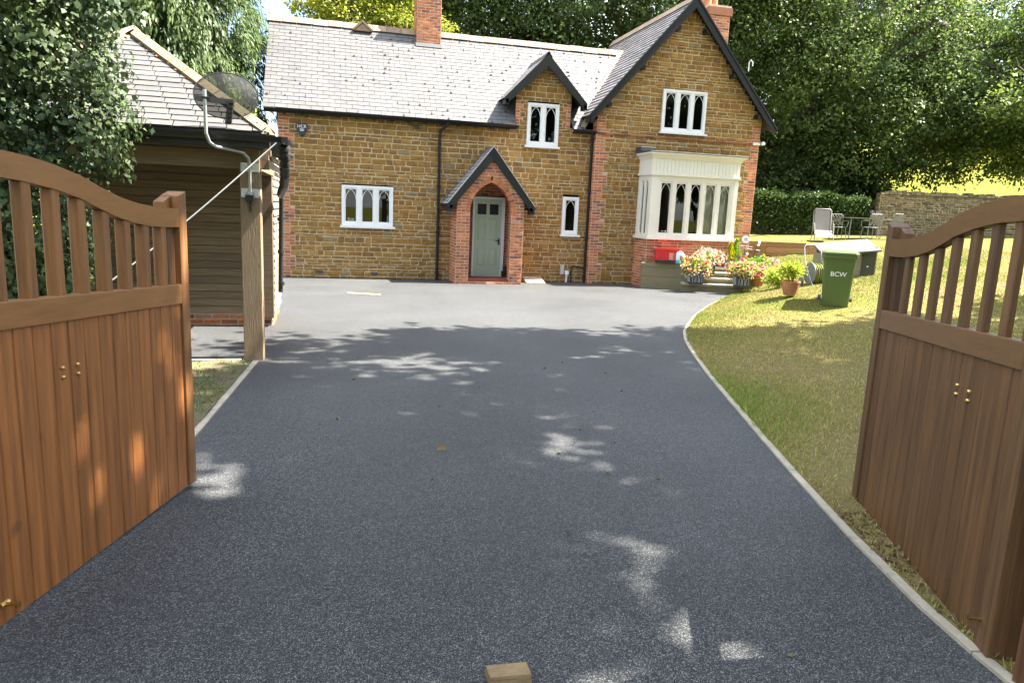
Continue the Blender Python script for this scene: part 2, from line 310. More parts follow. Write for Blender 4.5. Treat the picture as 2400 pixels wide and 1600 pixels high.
# the small verge between the left gate and the cart shed
b = MB(); vx = lambda y: np.interp(y, [2.0, 5.32, 7.93], [-1.27, -.97, -.80])
ys_ = np.linspace(4.4, 7.93, 14)
xs = np.stack([np.full(14, -4.0)] + [vx(ys_)-q for q in (1.2, .6, .3, .05, 0)], 1); ysg = np.repeat(ys_[:, None], 6, 1)
tag(grid('verge', xs, ysg, gd(xs, ysg)+.02+.015*np.sin(xs*9+ysg*7), M['soil']), kind='structure')
def strip(name, line, wd, h, m):
    bb = MB(); P = [Vector((x, y, 0)) for x, y in line]; L_, Rr = [], []
    for k, p in enumerate(P):
        t = (P[min(k+1, len(P)-1)]-P[max(k-1, 0)]).normalized(); n = Vector((-t.y, t.x, 0)); L_.append(p+n*wd/2); Rr.append(p-n*wd/2)
    for k in range(len(P)-1):
        g_ = .008/(P[k+1]-P[k]).length if k % 3 == 2 else 0; e_ = .0015*((k//3*7) % 3-1); q = [L_[k], Rr[k], Rr[k+1].lerp(Rr[k], g_), L_[k+1].lerp(L_[k], g_)]; z = lambda v, d: gd(v.x, v.y)+d+e_*(d > 0)
        bb.hexa([(v.x, v.y, z(v, -.08)) for v in q]+[(v.x, v.y, z(v, h)) for v in q])
    return bb.build(name, m)
fine = [(float(edge(t)), t) for t in np.r_[np.linspace(-3, 8, 34), np.linspace(8.3, 16.2, 34)]]
tag(strip('kerb', fine, .048, .014, M['concrete']), kind='structure')
tag(strip('kerb', [(float(vx(t))+.02, t) for t in np.linspace(4.45, 7.95, 8)], .05, .014, M['concrete']), kind='structure')
tag(strip('kerb', [(-4, 7.98), (-2, 7.98), (-.93, 7.98)], .06, .025, M['concrete']), kind='structure')
# grass: blades in tufts over the lawn
def field_noise(x, y): return .5 + .25*np.sin(x*1.1+2*np.sin(y*.7)) + .25*np.sin(y*1.7+1.5*np.sin(x*.9+1))
n = 230000
gy = NR.uniform(1.2, 19.5, n)**1.0; gt = .028+NR.uniform(0, 1, n)**1.4*11; gx = edge(gy)+gt
keep = (gx < 18.5) & (gx < 1.35*gy+2.2) & ~((gy > 16.0) & (gx < 11.2)); gx, gy = gx[keep], gy[keep]
v = field_noise(gx, gy); keep = NR.random(len(gx)) < np.clip(.5+v*.6, 0, 1); gx, gy, v = gx[keep], gy[keep], v[keep]; n = len(gx)
P = np.c_[gx, gy, H(gx, gy)-.004]; D = unit(np.c_[NR.normal(0, .55, n), NR.normal(0, .55, n), np.ones(n)]); Nn = unit(NR.normal(size=(n, 3)))
near_ = np.clip((10.5-gy)/2.5, 0, 1); kd = np.exp(-((gx-edge(gy))/.8)**2)*(gy < 8); t = np.clip(v*.8-.05-.32*near_*(1-kd)+.10*kd+NR.normal(0, .26, n), 0, 1)
col = lerpcol((.32, .26, .095), (.14, .215, .025), t)*(1+.35*near_[:, None])*NR.uniform(.7, 1.25, (n, 1))  # blades under the trees coloured paler to lift the shaded lawn
tag(leaves('grass', P, D, Nn, NR.uniform(.018, .05, n)*(.6+.8*v)*(1+.35*near_), NR.uniform(.004, .009, n)*(1+gy*.07), col, M['blade'], fold=0), 'short patchy lawn grass, half straw coloured, between the kerb and the stone wall', 'grass', kind='stuff')
n = 16000; gx = NR.uniform(-3.2, -.85, n); gy = NR.uniform(4.5, 7.9, n); keep = (gx < vx(gy)-.02) & (NR.random(n) < .25+.75*(np.sin(gx*5+gy*3) > -.1)); gx, gy = gx[keep], gy[keep]; n = len(gx)
P = np.c_[gx, gy, gd(gx, gy)+.015]; D = unit(np.c_[NR.normal(0, .7, n), NR.normal(0, .7, n), np.ones(n)])
tag(leaves('verge_grass', P, D, unit(NR.normal(size=(n, 3))), NR.uniform(.02, .06, n), NR.uniform(.005, .010, n), lerpcol((.30, .24, .11), (.10, .17, .03), NR.random(n)), M['blade'], fold=0), 'thin scrubby grass on the bare verge behind the left gate', 'grass', kind='stuff')

# ------------------------------------------------------------------ masonry
def stone_col():
    h = R_.random(); k = R_.uniform(.86, 1.14)
    base = (.272, .146, .042) if h < .52 else (.31, .178, .055) if h < .8 else (.215, .12, .044) if h < .96 else (.25, .185, .10)
    return tuple(c*k for c in base)
def brick_col():
    h = R_.random(); k = R_.uniform(.75, 1.25)
    base = (.47, .17, .07) if h < .55 else (.39, .135, .066) if h < .8 else (.23, .10, .075) if h < .93 else (.44, .215, .12)
    return tuple(c*k for c in base)
def rows_stone(z0, z1, lo=.07, hi=.155):
    z = z0; out = []
    while z < z1-.02:
        h = R_.uniform(lo, hi)
        if R_.random() < .18: h *= .62
        if z+h > z1-.05: h = z1-z
        out.append((z, z+h)); z += h
    return out
def rows_brick(z0, z1, h=.0735):
    n = max(1, round((z1-z0)/h)); d = (z1-z0)/n; return [(z0+d*k, z0+d*(k+1)) for k in range(n)]
def masonry(mb, O, U, Nv, rows, intervals, wfn, gap, depth, colfn, jit=.004, round_=.012, back=0.0):
    O, U, Nv = Vector(O), Vector(U), Vector(Nv); Z = Vector((0, 0, 1))
    pt = lambda u, z, d: O + U*u + Z*z + Nv*d
    for ri, (z0, z1) in enumerate(rows):
        for a, c in intervals(z0, z1):
            if c-a < .01: continue
            mb.face([pt(a, z0, back), pt(c, z0, back), pt(c, z1, back), pt(a, z1, back)], 1)
            u = a - (0 if c-a < .4 else 0); first = True
            while u < c-.005:
                wd = wfn(ri, first); first = False
                if c-(u+wd) < wd*.35: wd = c-u
                e = min(u+wd, c); g = gap/2
                j = lambda: R_.uniform(-jit, jit)
                x0, x1, y0, y1 = u+g, e-g, z0+g, z1-g
                if x1-x0 > .012 and y1-y0 > .01:
                    q = [(x0+j(), y0+j()), (x1+j(), y0+j()), (x1+j(), y1+j()), (x0+j(), y1+j())]; r = min(round_, (x1-x0)*.3, (y1-y0)*.3)
                    dd = depth*R_.uniform(.55, 1.15); tl = R_.uniform(-.3, .3)*depth
                    q2 = [(q[0][0]+r, q[0][1]+r), (q[1][0]-r, q[1][1]+r), (q[2][0]-r, q[2][1]-r), (q[3][0]+r, q[3][1]-r)]
                    ds = [dd-tl, dd+tl*.5, dd+tl, dd-tl*.4]; col = colfn()
                    i = len(mb.v); mb.v += [tuple(pt(x, z, back-.003)) for x, z in q] + [tuple(pt(x, z, back+d)) for (x, z), d in zip(q2, ds)]
                    for f in ((4, 5, 6, 7), (0, 1, 5, 4), (1, 2, 6, 5), (2, 3, 7, 6), (3, 0, 4, 7)):
                        mb.f.append(tuple(i+k for k in f)); mb.m.append(0); mb.c.append(col)
                u = e
def sw(ri, first): return R_.uniform(.13, .36) if not first else R_.uniform(.1, .3)
def bw(ri, first): return (.1125 if (ri % 2 and first) else .225)
def fbw(ri, first): return .225 if ri % 2 else .1125 if R_.random() < .35 else .225
def cut(iv, holes, z0, z1):
    out = list(iv)
    for (x0, x1, h0, h1) in holes:
        if min(z1, h1)-max(z0, h0) < .4*(z1-z0): continue
        nxt = []
        for a, c in out:
            if x1 <= a or x0 >= c: nxt.append((a, c)); continue
            if x0 > a: nxt.append((a, x0))
            if x1 < c: nxt.append((x1, c))
        out = nxt
    return out
def quoin(z, base, lo, hi, blk=.30):
    return (hi if int(math.floor((z-base)/blk)) % 2 else lo)

GZ = -1.97
house = thing('cottage', 'brown ironstone cottage with slate roofs, gabled wing, porch and white gothic windows', 'house', (4, 18.6, -1.9))
W = 18.6; WY = 18.3
# --- main front wall
holes = [(.28, 1.54, -.60, .42), (6.03, 6.48, -.62, .39), (3.6, 4.42, -1.85, .3), (4.95, 5.80, 1.64, 2.72)]
b = MB(); bq, bd1, bd2, bw1, bw2 = (MB() for _ in range(5))
def main_iv(z0, z1):
    zm = (z0+z1)/2
    if zm < 2.16: iv = [(-1.2+quoin(zm, GZ, .25, .36), 6.80)]
    else: iv = []
    return cut(iv, holes + [(3.05, 4.70, -2, .22)], z0, z1)
masonry(b, (0, W, 0), (1, 0, 0), (0, -1, 0), rows_stone(GZ, 2.16), main_iv, sw, .020, .020, stone_col, .010)
def dorm_iv(z0, z1):
    zm = (z0+z1)/2; hw = min(.745, (3.80-zm)/1.03); q = .12 if int(zm/.16) % 2 else .2
    return cut([(5.38-hw + (q if zm < 2.8 else 0), 5.38+hw-(q if zm < 2.8 else 0))], holes, z0, z1)
masonry(b, (0, W, 0), (1, 0, 0), (0, -1, 0), rows_stone(2.16, 3.72), dorm_iv, sw, .020, .020, stone_col, .006)
masonry(bq, (0, W, 0), (1, 0, 0), (0, -1, 0), rows_brick(GZ, 2.16), lambda z0, z1: [(-1.2, -1.2+quoin((z0+z1)/2, GZ, .25, .36))], bw, .015, .009, brick_col, .002, .005)
def dq(sgn):
    def f(z0, z1):
        q = .12 if int((z0+z1)/2/.16) % 2 else .2; return cut([(5.38-.745, 5.38-.745+q) if sgn < 0 else (5.38+.745-q, 5.38+.745)], holes, z0, z1)
    return f
for mb_, sgn in ((bd1, -1), (bd2, 1)): masonry(mb_, (0, W, 0), (1, 0, 0), (0, -1, 0), rows_brick(2.16, 2.82), dq(sgn), bw, .015, .009, brick_col, .002, .005)
# left end wall with its gable, and plain rear and end closing walls
RY = 20.9
def end_iv(z0, z1):
    zm = (z0+z1)/2; hw = 2.3 if zm < 2.2 else max(0, 2.3-(zm-2.2)); return [(-(RY+hw), -(RY-hw))]
masonry(b, (-1.2, 0, 0), (0, -1, 0), (-1, 0, 0), rows_stone(GZ, 4.4), end_iv, sw, .02, .02, stone_col, .006)
b.face([(-1.2, 23.2, GZ), (11.5, 23.2, GZ), (11.5, 23.2, 2.2), (-1.2, 23.2, 2.2)][::-1], 1)
wl = b.build('wall', [M['stone'], M['mortar']], house)
bq.face([(-1.2, W+.004, GZ), (-.7, W+.004, GZ), (-.7, W+.004, 2.16), (-1.2, W+.004, 2.16)], 1)
for mb_, x_ in ((bd1, 4.635), (bd2, 5.85)): mb_.face([(x_, W+.004, 2.1), (x_+.27, W+.004, 2.1), (x_+.27, W+.004, 2.85), (x_, W+.004, 2.85)], 1)
# --- wing front wall
gx0, gx1, gxc = 6.77, 11.57, 9.18
b = MB(); holes2 = [(8.56, 9.84, 2.19, 3.30), (8.06, 10.55, -.6, 1.55)]
def hwid(z): return min(2.40, (5.47-z)/1.15)
def wing_iv(z0, z1):
    zm = (z0+z1)/2; hw = hwid(zm); a, c = gxc-hw, gxc+hw
    if zm < 2.55: q = quoin(zm, GZ, .24, .36); a, c = gx0+q, gx1-q
    return cut([(a, c)], holes2 + [(8.05, 10.58, -2, -.6)], z0, z1)
masonry(b, (0, WY, 0), (1, 0, 0), (0, -1, 0), rows_stone(GZ, 5.36, .07, .15), wing_iv, sw, .020, .020, stone_col, .010)
def wq(z0, z1):
    q = quoin((z0+z1)/2, GZ, .24, .36); return [(gx0, gx0+q)] if wq_l else [(gx1-q, gx1)]
for mb_, wq_l in ((bw1, 1), (bw2, 0)): masonry(mb_, (0, WY, 0), (1, 0, 0), (0, -1, 0), rows_brick(GZ, 2.55), wq, bw, .015, .009, brick_col, .002, .005)
masonry(bw1, (gx0, 0, 0), (0, -1, 0), (-1, 0, 0), rows_brick(GZ, 2.4), lambda z0, z1: [(-W, -WY)], bw, .015, .009, brick_col, .002, .005)
for mb_, x_ in ((bw1, gx0), (bw2, gx1-.5)): mb_.face([(x_, WY+.004, GZ), (x_+.5, WY+.004, GZ), (x_+.5, WY+.004, 2.6), (x_, WY+.004, 2.6)], 1)
def wing_side(z0, z1): return [(WY, 23.6)]
masonry(b, (gx1, 0, 0), (0, 1, 0), (1, 0, 0), rows_stone(GZ, 2.5), wing_side, sw, .02, .02, stone_col, .006)
b.build('wing_wall', [M['stone'], M['mortar']], house)
for mb_ in (bq, bd1, bd2, bw1, bw2): mb_.build('quoin', [M['brick'], M['bmortar']], house)
b = MB(); x = 6.79
while x < 11.55: b.box((x, 18.262, 2.03), (min(x+.22, 11.56), 18.31, 2.072), 0, tuple(c*.6 for c in brick_col())); x += .228
b.build('string_course', M['brick'], house)
# --- slate roofs
def slate_col():
    k = R_.uniform(.9, 1.08); c = (.096, .092, .089) if R_.random() < .75 else (.087, .087, .091) if R_.random() < .7 else (.105, .097, .088)
    return tuple(x*k for x in c)
def slates(mb, O, A, S, N_, L0, L1, slen, clip, expo=.148, wd=.275, colfn=slate_col, moss=0, lift=.013):
    O, A, S, N_ = Vector(O), Vector(A).normalized(), Vector(S).normalized(), Vector(N_).normalized(); n = int(round(slen/expo)); e = slen/n
    for k in range(n):
        s0, s1 = k*e-.004, (k+1)*e+.03
        for a0, a1 in clip(k*e, (k+1)*e):
            if a1-a0 < .02: continue
            mb.face([O+A*a0+S*(k*e)-N_*.004, O+A*a1+S*(k*e)-N_*.004, O+A*a1+S*((k+1)*e)-N_*.004, O+A*a0+S*((k+1)*e)-N_*.004], 1)
            u = a0 - (wd*.5 if k % 2 else 0)
            while u < a1:
                x0, x1 = max(u, a0)+.0045, min(u+wd, a1)-.0045; u += wd
                if x1-x0 < .02: continue
                l = lift*R_.uniform(.85, 1.15); ds = R_.uniform(-.003, .003); tl = R_.uniform(-.001, .001); col = colfn()
                p = [O+A*x0+S*(s0+ds)+N_*(l+tl), O+A*x1+S*(s0+ds)+N_*(l-tl), O+A*x1+S*s1+N_*.003, O+A*x0+S*s1+N_*.003]
                q = [p[0]-N_*(l+tl), p[1]-N_*(l-tl)]
                mb.face(p, 0, col); mb.face([q[0], q[1], p[1], p[0]], 0, tuple(x*.7 for x in col))
                if moss and R_.random() < moss*(.25 if x0 < .3 else 1):
                    r0 = R_.uniform(.012, .040); vs = R_.random() < .4; c0 = O+A*(x0 if R_.random() < .6 else R_.uniform(x0, x1))+S*(s0+R_.uniform(0, .05))+N_*(l+.004); m_ = []
                    for q_ in range(7): th = q_*.8976; rr = r0*R_.uniform(.65, 1.2); m_.append(c0+A*rr*math.cos(th)*(.22 if vs else 1)+S*rr*(1.7 if vs else 1.1)*math.sin(th))
                    mb.prism(m_, N_*.004, 2)
EY, EZ = 18.38, 2.12; SL = math.hypot(RY-EY, 2.52); RZ = EZ+2.52
b = MB()
def main_clip(s0, s1):
    y = EY+(s0+s1)/2/math.sqrt(2); z = EZ+(s0+s1)/2/math.sqrt(2)
    xv = gxc-(5.58-z)/1.15+.03; iv = [(-1.53, max(xv, 6.50) if z < 2.6 else xv)]
    dh = (3.86-z)/1.03
    if y < W+.02: iv = cut(iv, [(4.62, 6.14, -9, 9)], 0, 1)
    elif dh > .05: iv = cut(iv, [(5.38-min(dh, .74), 5.38+min(dh, .74), -9, 9)], 0, 1)
    if 2.2 < z and y > 20.50: iv = cut(iv, [(2.28, 2.93, -9, 9)], 0, 1)
    return iv
slates(b, (0, EY, EZ), (1, 0, 0), (0, 1, 1), (0, -1, 1), 0, 0, SL, main_clip, moss=.40)
# rear slope and wing slopes
slates(b, (0, 2*RY-EY, EZ), (1, 0, 0), (0, -1, 1), (0, 1, 1), 0, 0, SL, lambda a, c: [(-1.53, 9)], expo=.3, wd=.6)
rf = b.build('roof', [M['slate'], M['slate_under'], M['moss']], house)
def wing_slate():
    k = R_.uniform(.8, 1.15); c = (.25, .235, .238) if R_.random() < .7 else (.225, .195, .185); return tuple(x*k for x in c)
b = MB(); ws = Vector((1, 0, 1.15)).normalized(); wl_ = math.hypot(2.68, 2.68*1.15)
def wing_clip(s0, s1):
    z = 2.47+((s0+s1)/2)*ws.z; y = EY+(z-EZ)+.06 if z < RZ else 23.8; return [(-max(y, 18.4), -18.06)]
slates(b, (6.50, 0, 2.47), (0, -1, 0), (1, 0, 1.15), (-1.15, 0, 1), 0, 0, wl_, wing_clip, colfn=wing_slate, moss=.06, lift=.032)
slates(b, (11.86, 0, 2.47), (0, 1, 0), (-1, 0, 1.15), (1.15, 0, 1), 0, 0, wl_, lambda a, c: [(18.06, 23.8)], expo=.2, wd=.4)
b.build('wing_roof', [M['slate'], M['slate_under'], M['moss']], house)
# lead valley between the two roofs
b = MB(); p0, p1 = Vector((6.47, 18.40, 2.17)), Vector((8.36, 20.86, 4.66))
for s_ in (-1, 1):
    d = Vector((-.12, 0, .035)) if s_ < 0 else Vector((.05, 0, .07)); q = [p0, p1, p1+d, p0+d]; b.face(q if s_ > 0 else q[::-1], 0, (.28, .23, .14))
b.build('valley', M['ridge'], house)
def rcol(): k = R_.uniform(.85, 1.15); return tuple(c*k for c in ((.27, .185, .12) if R_.random() < .7 else (.23, .15, .105)))
b = MB()
def ridge_run(bb, A, Bv, n, up=(0, 0, 1), side=(0, 1, 0), wid=.15, drop=.12):
    A, Bv, up, side = Vector(A), Vector(Bv), Vector(up), Vector(side)
    for k in range(n):
        p, q = A.lerp(Bv, k/n), A.lerp(Bv, (k+1)/n-.012/ (Bv-A).length); o = up*R_.uniform(0, .012); c_ = rcol()
        for s_ in (-1, 1):
            e = side*s_*wid - up*drop; f = [p+o+up*.05, q+o+up*.05, q+o+e, p+o+e]; bb.face(f if s_ < 0 else f[::-1], 0, c_)
            f = [p+o+e, q+o+e, q+o+e-up*.02, p+o+e-up*.02]; bb.face(f if s_ < 0 else f[::-1], 0, (.05, .05, .05))
for xa, xb, n_ in ((-1.56, 2.28, 10), (2.93, 8.42, 13)):
    b = MB(); ridge_run(b, (xa, RY, RZ+.03), (xb, RY, RZ+.03), n_); b.build('ridge_tile', M['ridge'], house)
b = MB(); c0 = (.27, .19, .125)   # the little gablet on the ridge
b.prism([(.64, 20.66, RZ-.14), (.86, 20.66, RZ+.06), (1.08, 20.66, RZ-.14)], (0, .5, 0), 0, c0)
for s_ in (-1, 1): b.prism([(.86, 20.63, RZ+.07), (.86+s_*.25, 20.63, RZ-.15), (.86+s_*.25, 20.63, RZ-.09), (.86, 20.63, RZ+.14)], (0, .56, 0), 0, c0)
b.build('gablet', M['ridge'], house)
b = MB(); ridge_run(b, (gxc, 18.05, 5.60), (gxc, 23.8, 5.60), 13, side=(1, 0, 0), drop=.15); b.build('wing_ridge_tile', M['ridge'], house)
# bargeboards of the wing
b = MB()
for s_ in (-1, 1):
    tip = gxc+s_*2.70; zt = 5.58-2.70*1.15
    b.prism([(gxc, 18.02, 5.58), (tip, 18.02, zt), (tip-s_*.02, 18.02, zt-.20), (gxc+s_*.0, 18.02, 5.58-.27)], (0, .045, 0))
    b.prism([(gxc, 18.0, 5.615), (tip+s_*.03, 18.0, zt+.005), (tip+s_*.01, 18.0, zt-.03), (gxc, 18.0, 5.56)], (0, .07, 0))
    b.prism([(gxc, 18.07, 5.55), (tip, 18.07, zt-.03), (tip, 18.07, zt-.06), (gxc, 18.07, 5.50)], (0, .24, 0))
    for k in (.42, 1.32, 2.18): x = gxc+s_*k; z = 5.58-k*1.15-.30; b.box((x-.05, 18.06, z-.06), (x+.05, 18.30, z+.05))
b.box((6.42, 18.05, 2.28), (6.6, 18.25, 2.40))
b.build('bargeboard', M['black'], house)
# gutters and downpipes
b = MB()
def gutter(bb, A, Bv, r=.055):
    A, Bv = Vector(A), Vector(Bv); t = (Bv-A).normalized(); s_ = Vector((0, 0, 1)).cross(t); pr = [(-r, .0)]+[(r*math.cos(math.pi+math.pi*k/6), r*math.sin(math.pi+math.pi*k/6)) for k in range(1, 6)]+[(r, 0), (r*.86, 0)]+[(r*.86*math.cos(-math.pi*k/6), r*.86*math.sin(-math.pi*k/6)) for k in range(1, 6)]+[(-r*.86, 0)]
    bb.prism([A+s_*x+Vector((0, 0, z)) for x, z in pr], Bv-A)
gutter(b, (-1.5, 18.33, 2.10), (4.66, 18.33, 2.10)); gutter(b, (6.12, 18.33, 2.10), (6.78, 18.33, 2.10))
b.box((-1.5, 18.38, 2.01), (4.63, 18.40, 2.11)); b.box((6.13, 18.38, 2.01), (6.76, 18.40, 2.11))
for k in range(14): x = -1.05+k*.42; b.box((x-.035, 18.40, 2.0), (x+.035, 18.59, 2.09))
b.build('gutter', M['black'], house, smooth=True)
def pipe(pts, r=.036, brk=()):
    bb = MB(); bb.tube(pts, r, 10)
    for z in brk: bb.lathe([(r*1.4, 0), (r*1.4, .07)], (pts[-1][0], pts[-1][1], z), 10)
    return bb.build('downpipe', M['black'], house, smooth=True)
pipe([(2.86, 18.33, 2.07), (2.84, 18.34, 1.98), (2.69, 18.52, 1.86), (2.68, 18.53, 1.7), (2.68, 18.53, -1.9)], .036, (1.5, .45, -.7, -1.75))
pipe([(6.66, 18.34, 2.07), (6.68, 18.4, 1.95), (6.74, 18.50, 1.8), (6.74, 18.50, -1.9)], .042, (1.65, .55, -.75, -1.75))
b = MB(); b.tube([(6.36, 18.53, -1.9), (6.36, 18.53, -1.47), (6.40, 18.53, -1.44), (6.70, 18.52, -1.5)], .02, 8); b.build('waste_pipe', M['black'], house, smooth=True)
b = MB(); b.tube([(2.82, 17.75, -.02), (2.76, 18.1, -.08), (2.70, 18.46, -.12)], .022, 8); b.build('porch_waste_pipe', M['black'], house, smooth=True)
# chimneys
def chimney(x0, x1, y0, y1, z0, z1, pots=(), cap=True):
    bb = MB(); rows = rows_brick(z0, z1)
    for O, U, Nv, a, c in (((0, y0, 0), (1, 0, 0), (0, -1, 0), x0, x1), ((x0, 0, 0), (0, -1, 0), (-1, 0, 0), -y1, -y0), ((x1, 0, 0), (0, 1, 0), (1, 0, 0), y0, y1), ((0, y1, 0), (-1, 0, 0), (0, 1, 0), -x1, -x0)):
        masonry(bb, O, U, Nv, rows, lambda p, q, a=a, c=c: [(a, c)], bw, .015, .008, brick_col, .002, .004)
    if cap:
        bb.box((x0-.05, y0-.05, z1-.26), (x1+.05, y1+.05, z1-.04), 0, (.27, .12, .07)); bb.box((x0-.02, y0-.02, z1-.04), (x1+.02, y1+.02, z1+.02), 1)
    ch = bb.build('chimney', [M['brick'], M['bmortar']], house)
    for px, py, h in pots:
        p = MB(); p.lathe([(.13, z1), (.12, z1+h*.2), (.115, z1+h*.8), (.14, z1+h*.86), (.14, z1+h), (.10, z1+h), (.09, z1+h*.9)], (px, py, 0), 18); p.build('chimney_pot', M['terra'], ch, smooth=True)
    return ch
chimney(2.28, 2.93, 20.50, 21.2, 4.0, 5.95, ((2.45, 20.88, .3), (2.76, 20.88, .3)))
c_ = chimney(11.02, 11.70, 20.75, 21.6, 3.2, 6.24, ((11.1, 21.1, .5), (11.36, 21.2, .5), (11.2, 21.45, .5)))
b = MB(); b.hexa([(2.25, 20.44, 4.20), (2.96, 20.44, 4.20), (2.96, 20.50, 4.26), (2.25, 20.50, 4.26), (2.25, 20.43, 4.21), (2.96, 20.43, 4.21), (2.96, 20.492, 4.31), (2.25, 20.492, 4.31)]); b.build('chimney_flashing', M['lead'], house)
b = MB(); b.tube([(11.98, 19.9, 4.3), (11.98, 19.9, 4.55), (12.03, 19.9, 4.62), (12.1, 19.9, 4.55), (12.1, 19.9, 4.45)], .016, 8); b.build('vent_hook', M['cable'], house, smooth=True)

# --- gothic windows
def lights(bb, x0, x1, z0, z1, n, y, out=.06, mul=.085, dep=.07, ax='x', arc_h=.20, bar=.0115, sash=.035):
    """white frame with n pointed lights in the plane y; returns glass rectangles"""
    P = (lambda a, d, z: (a, y+d, z)) if ax == 'x' else (lambda a, d, z: (y+d*ax, a, z))
    def bx(a0, a1, c0, c1, d0, d1):
        p, q = P(a0, d0, c0), P(a1, d1, c1); bb.box(tuple(min(s, t) for s, t in zip(p, q)), tuple(max(s, t) for s, t in zip(p, q)))
    bx(x0, x0+out, z0, z1, -.02, dep); bx(x1-out, x1, z0, z1, -.02, dep); bx(x0+out, x1-out, z1-out, z1, -.02, dep); bx(x0+out, x1-out, z0, z0+out, -.02, dep)
    wi = (x1-x0-2*out-(n-1)*mul)/n; G = []
    for k in range(n):
        a = x0+out+k*(wi+mul); c = a+wi
        if k < n-1: bx(c, c+mul, z0+out, z1-out, -.018, dep)
        bx(a, a+sash, z0+out, z1-out, 0, dep-.02); bx(c-sash, c, z0+out, z1-out, 0, dep-.02); bx(a+sash, c-sash, z0+out, z0+out+sash*1.3, 0, dep-.02); bx(a+sash, c-sash, z1-out-sash, z1-out, 0, dep-.02)
        ga, gc, g0, g1 = a+sash, c-sash, z0+out+sash*1.3, z1-out-sash
        h = arc_h; hwid_ = (gc-ga)/2; mid = (ga+gc)/2; Rr = (hwid_**2+h*h)/(2*hwid_)
        for s_ in (-1, 1):
            prev = None
            for q in range(9):
                th = math.asin(min(1, h/Rr))*q/8; xx = mid+s_*hwid_ - s_*(Rr-Rr*math.cos(th)); zz = g1-h+Rr*math.sin(th)
                if prev:
                    bb.tube([P(prev[0], .018, prev[1]), P(xx, .018, zz)], bar*.62, 6)
                prev = (xx, zz)
        G.append((ga-.005, gc+.005, g0-.005, g1+.005))
    return G
def window(x0, x1, z0, z1, n, y, sill, name='window', m='white', **k):
    bb = MB(); G = lights(bb, x0, x1, z0, z1, n, y, **k); wdw = bb.build(name, M[m], house)
    p = MB()
    for a, c, g0, g1 in G: p.face([(a, y+.03, g0), (c, y+.03, g0), (c, y+.03, g1), (a, y+.03, g1)])
    p.build('pane', M['glass'], wdw)
    r = MB(); d = .9; r.face([(x0+.04, y+d, z0+.03), (x1-.04, y+d, z0+.03), (x1-.04, y+d, z1-.03), (x0+.04, y+d, z1-.03)])
    for q in ([(x0+.04, y+.05, z0+.03), (x0+.04, y+d, z0+.03), (x0+.04, y+d, z1-.03), (x0+.04, y+.05, z1-.03)], [(x1-.04, y+d, z0+.03), (x1-.04, y+.05, z0+.03), (x1-.04, y+.05, z1-.03), (x1-.04, y+d, z1-.03)], [(x0+.04, y+.05, z1-.03), (x0+.04, y+d, z1-.03), (x1-.04, y+d, z1-.03), (x1-.04, y+.05, z1-.03)], [(x0+.04, y+d, z0+.03), (x0+.04, y+.05, z0+.03), (x1-.04, y+.05, z0+.03), (x1-.04, y+d, z0+.03)]): r.face(q)
    r.build('dark_reveal', M['dark'], wdw)
    if sill:
        s_ = MB(); s_.hexa([(sill[0], y-.085, z0-.055), (sill[1], y-.085, z0-.055), (sill[1], y+.06, z0-.055), (sill[0], y+.06, z0-.055), (sill[0], y-.085, z0-.008), (sill[1], y-.085, z0-.008), (sill[1], y+.06, z0+.004), (sill[0], y+.06, z0+.004)]); s_.build('sill', M[m], wdw)
    return wdw
w1 = window(.28, 1.54, -.565, .42, 3, W-.03, (.24, 1.60), arc_h=.25)
window(6.03, 6.48, -.60, .39, 1, W-.03, (5.99, 6.55), arc_h=.25)
window(4.95, 5.80, 1.66, 2.72, 2, W-.03, (4.90, 5.84), arc_h=.27)
window(8.56, 9.84, 2.22, 3.30, 3, WY-.03, (8.52, 9.90), arc_h=.27)
for pr_, x_ in (([(.03, -.46), (.035, -.40), (.01, -.36)], .45), ([(.05, -.46), (.05, -.40), (.02, -.38)], .54), ([(.022, -.46), (.022, -.33), (.008, -.3), (.008, -.26)], 1.42)):
    b = MB(); b.lathe(pr_, (x_, W+.1, 0), 10); b.build('sill_ornament', M['jug'], w1, smooth=True)

# --- dormer roof and bargeboards
b = MB(); ds = Vector((1, 0, 1.03)).normalized(); dl = 1.10/ds.x
def dclip(sgn):
    def f(s0, s1):
        z = 3.90-1.10*1.03+((s0+s1)/2)*ds.z; y = EY+(z-EZ)+.03; return [(-max(y, 18.5), -18.36)] if sgn < 0 else [(18.36, max(y, 18.5))]
    return f
slates(b, (5.38-1.10, 0, 3.90-1.133), (0, -1, 0), (1, 0, 1.03), (-1.03, 0, 1), 0, 0, dl, dclip(-1), colfn=wing_slate)
slates(b, (5.38+1.10, 0, 3.90-1.133), (0, 1, 0), (-1, 0, 1.03), (1.03, 0, 1), 0, 0, dl, dclip(1), colfn=wing_slate)
b.build('dormer_roof', [M['slate'], M['slate_under'], M['moss']], house)
b = MB(); b.face([(4.63, W, 2.10), (4.63, W, 3.1), (4.63, EY+(3.1-EZ), 3.1)][::-1], 0); b.build('dormer_cheek', M['lead'], house); b = MB(); b.face([(6.13, W, 2.10), (6.13, W, 3.1), (6.13, EY+(3.1-EZ), 3.1)], 0); b.build('dormer_cheek', M['lead'], house)
b = MB(); ridge_run(b, (5.38, 18.34, 3.91), (5.38, 20.1, 3.91), 4, side=(1, 0, 0), wid=.1, drop=.09); b.build('dormer_ridge', M['lead'], house)
b = MB()
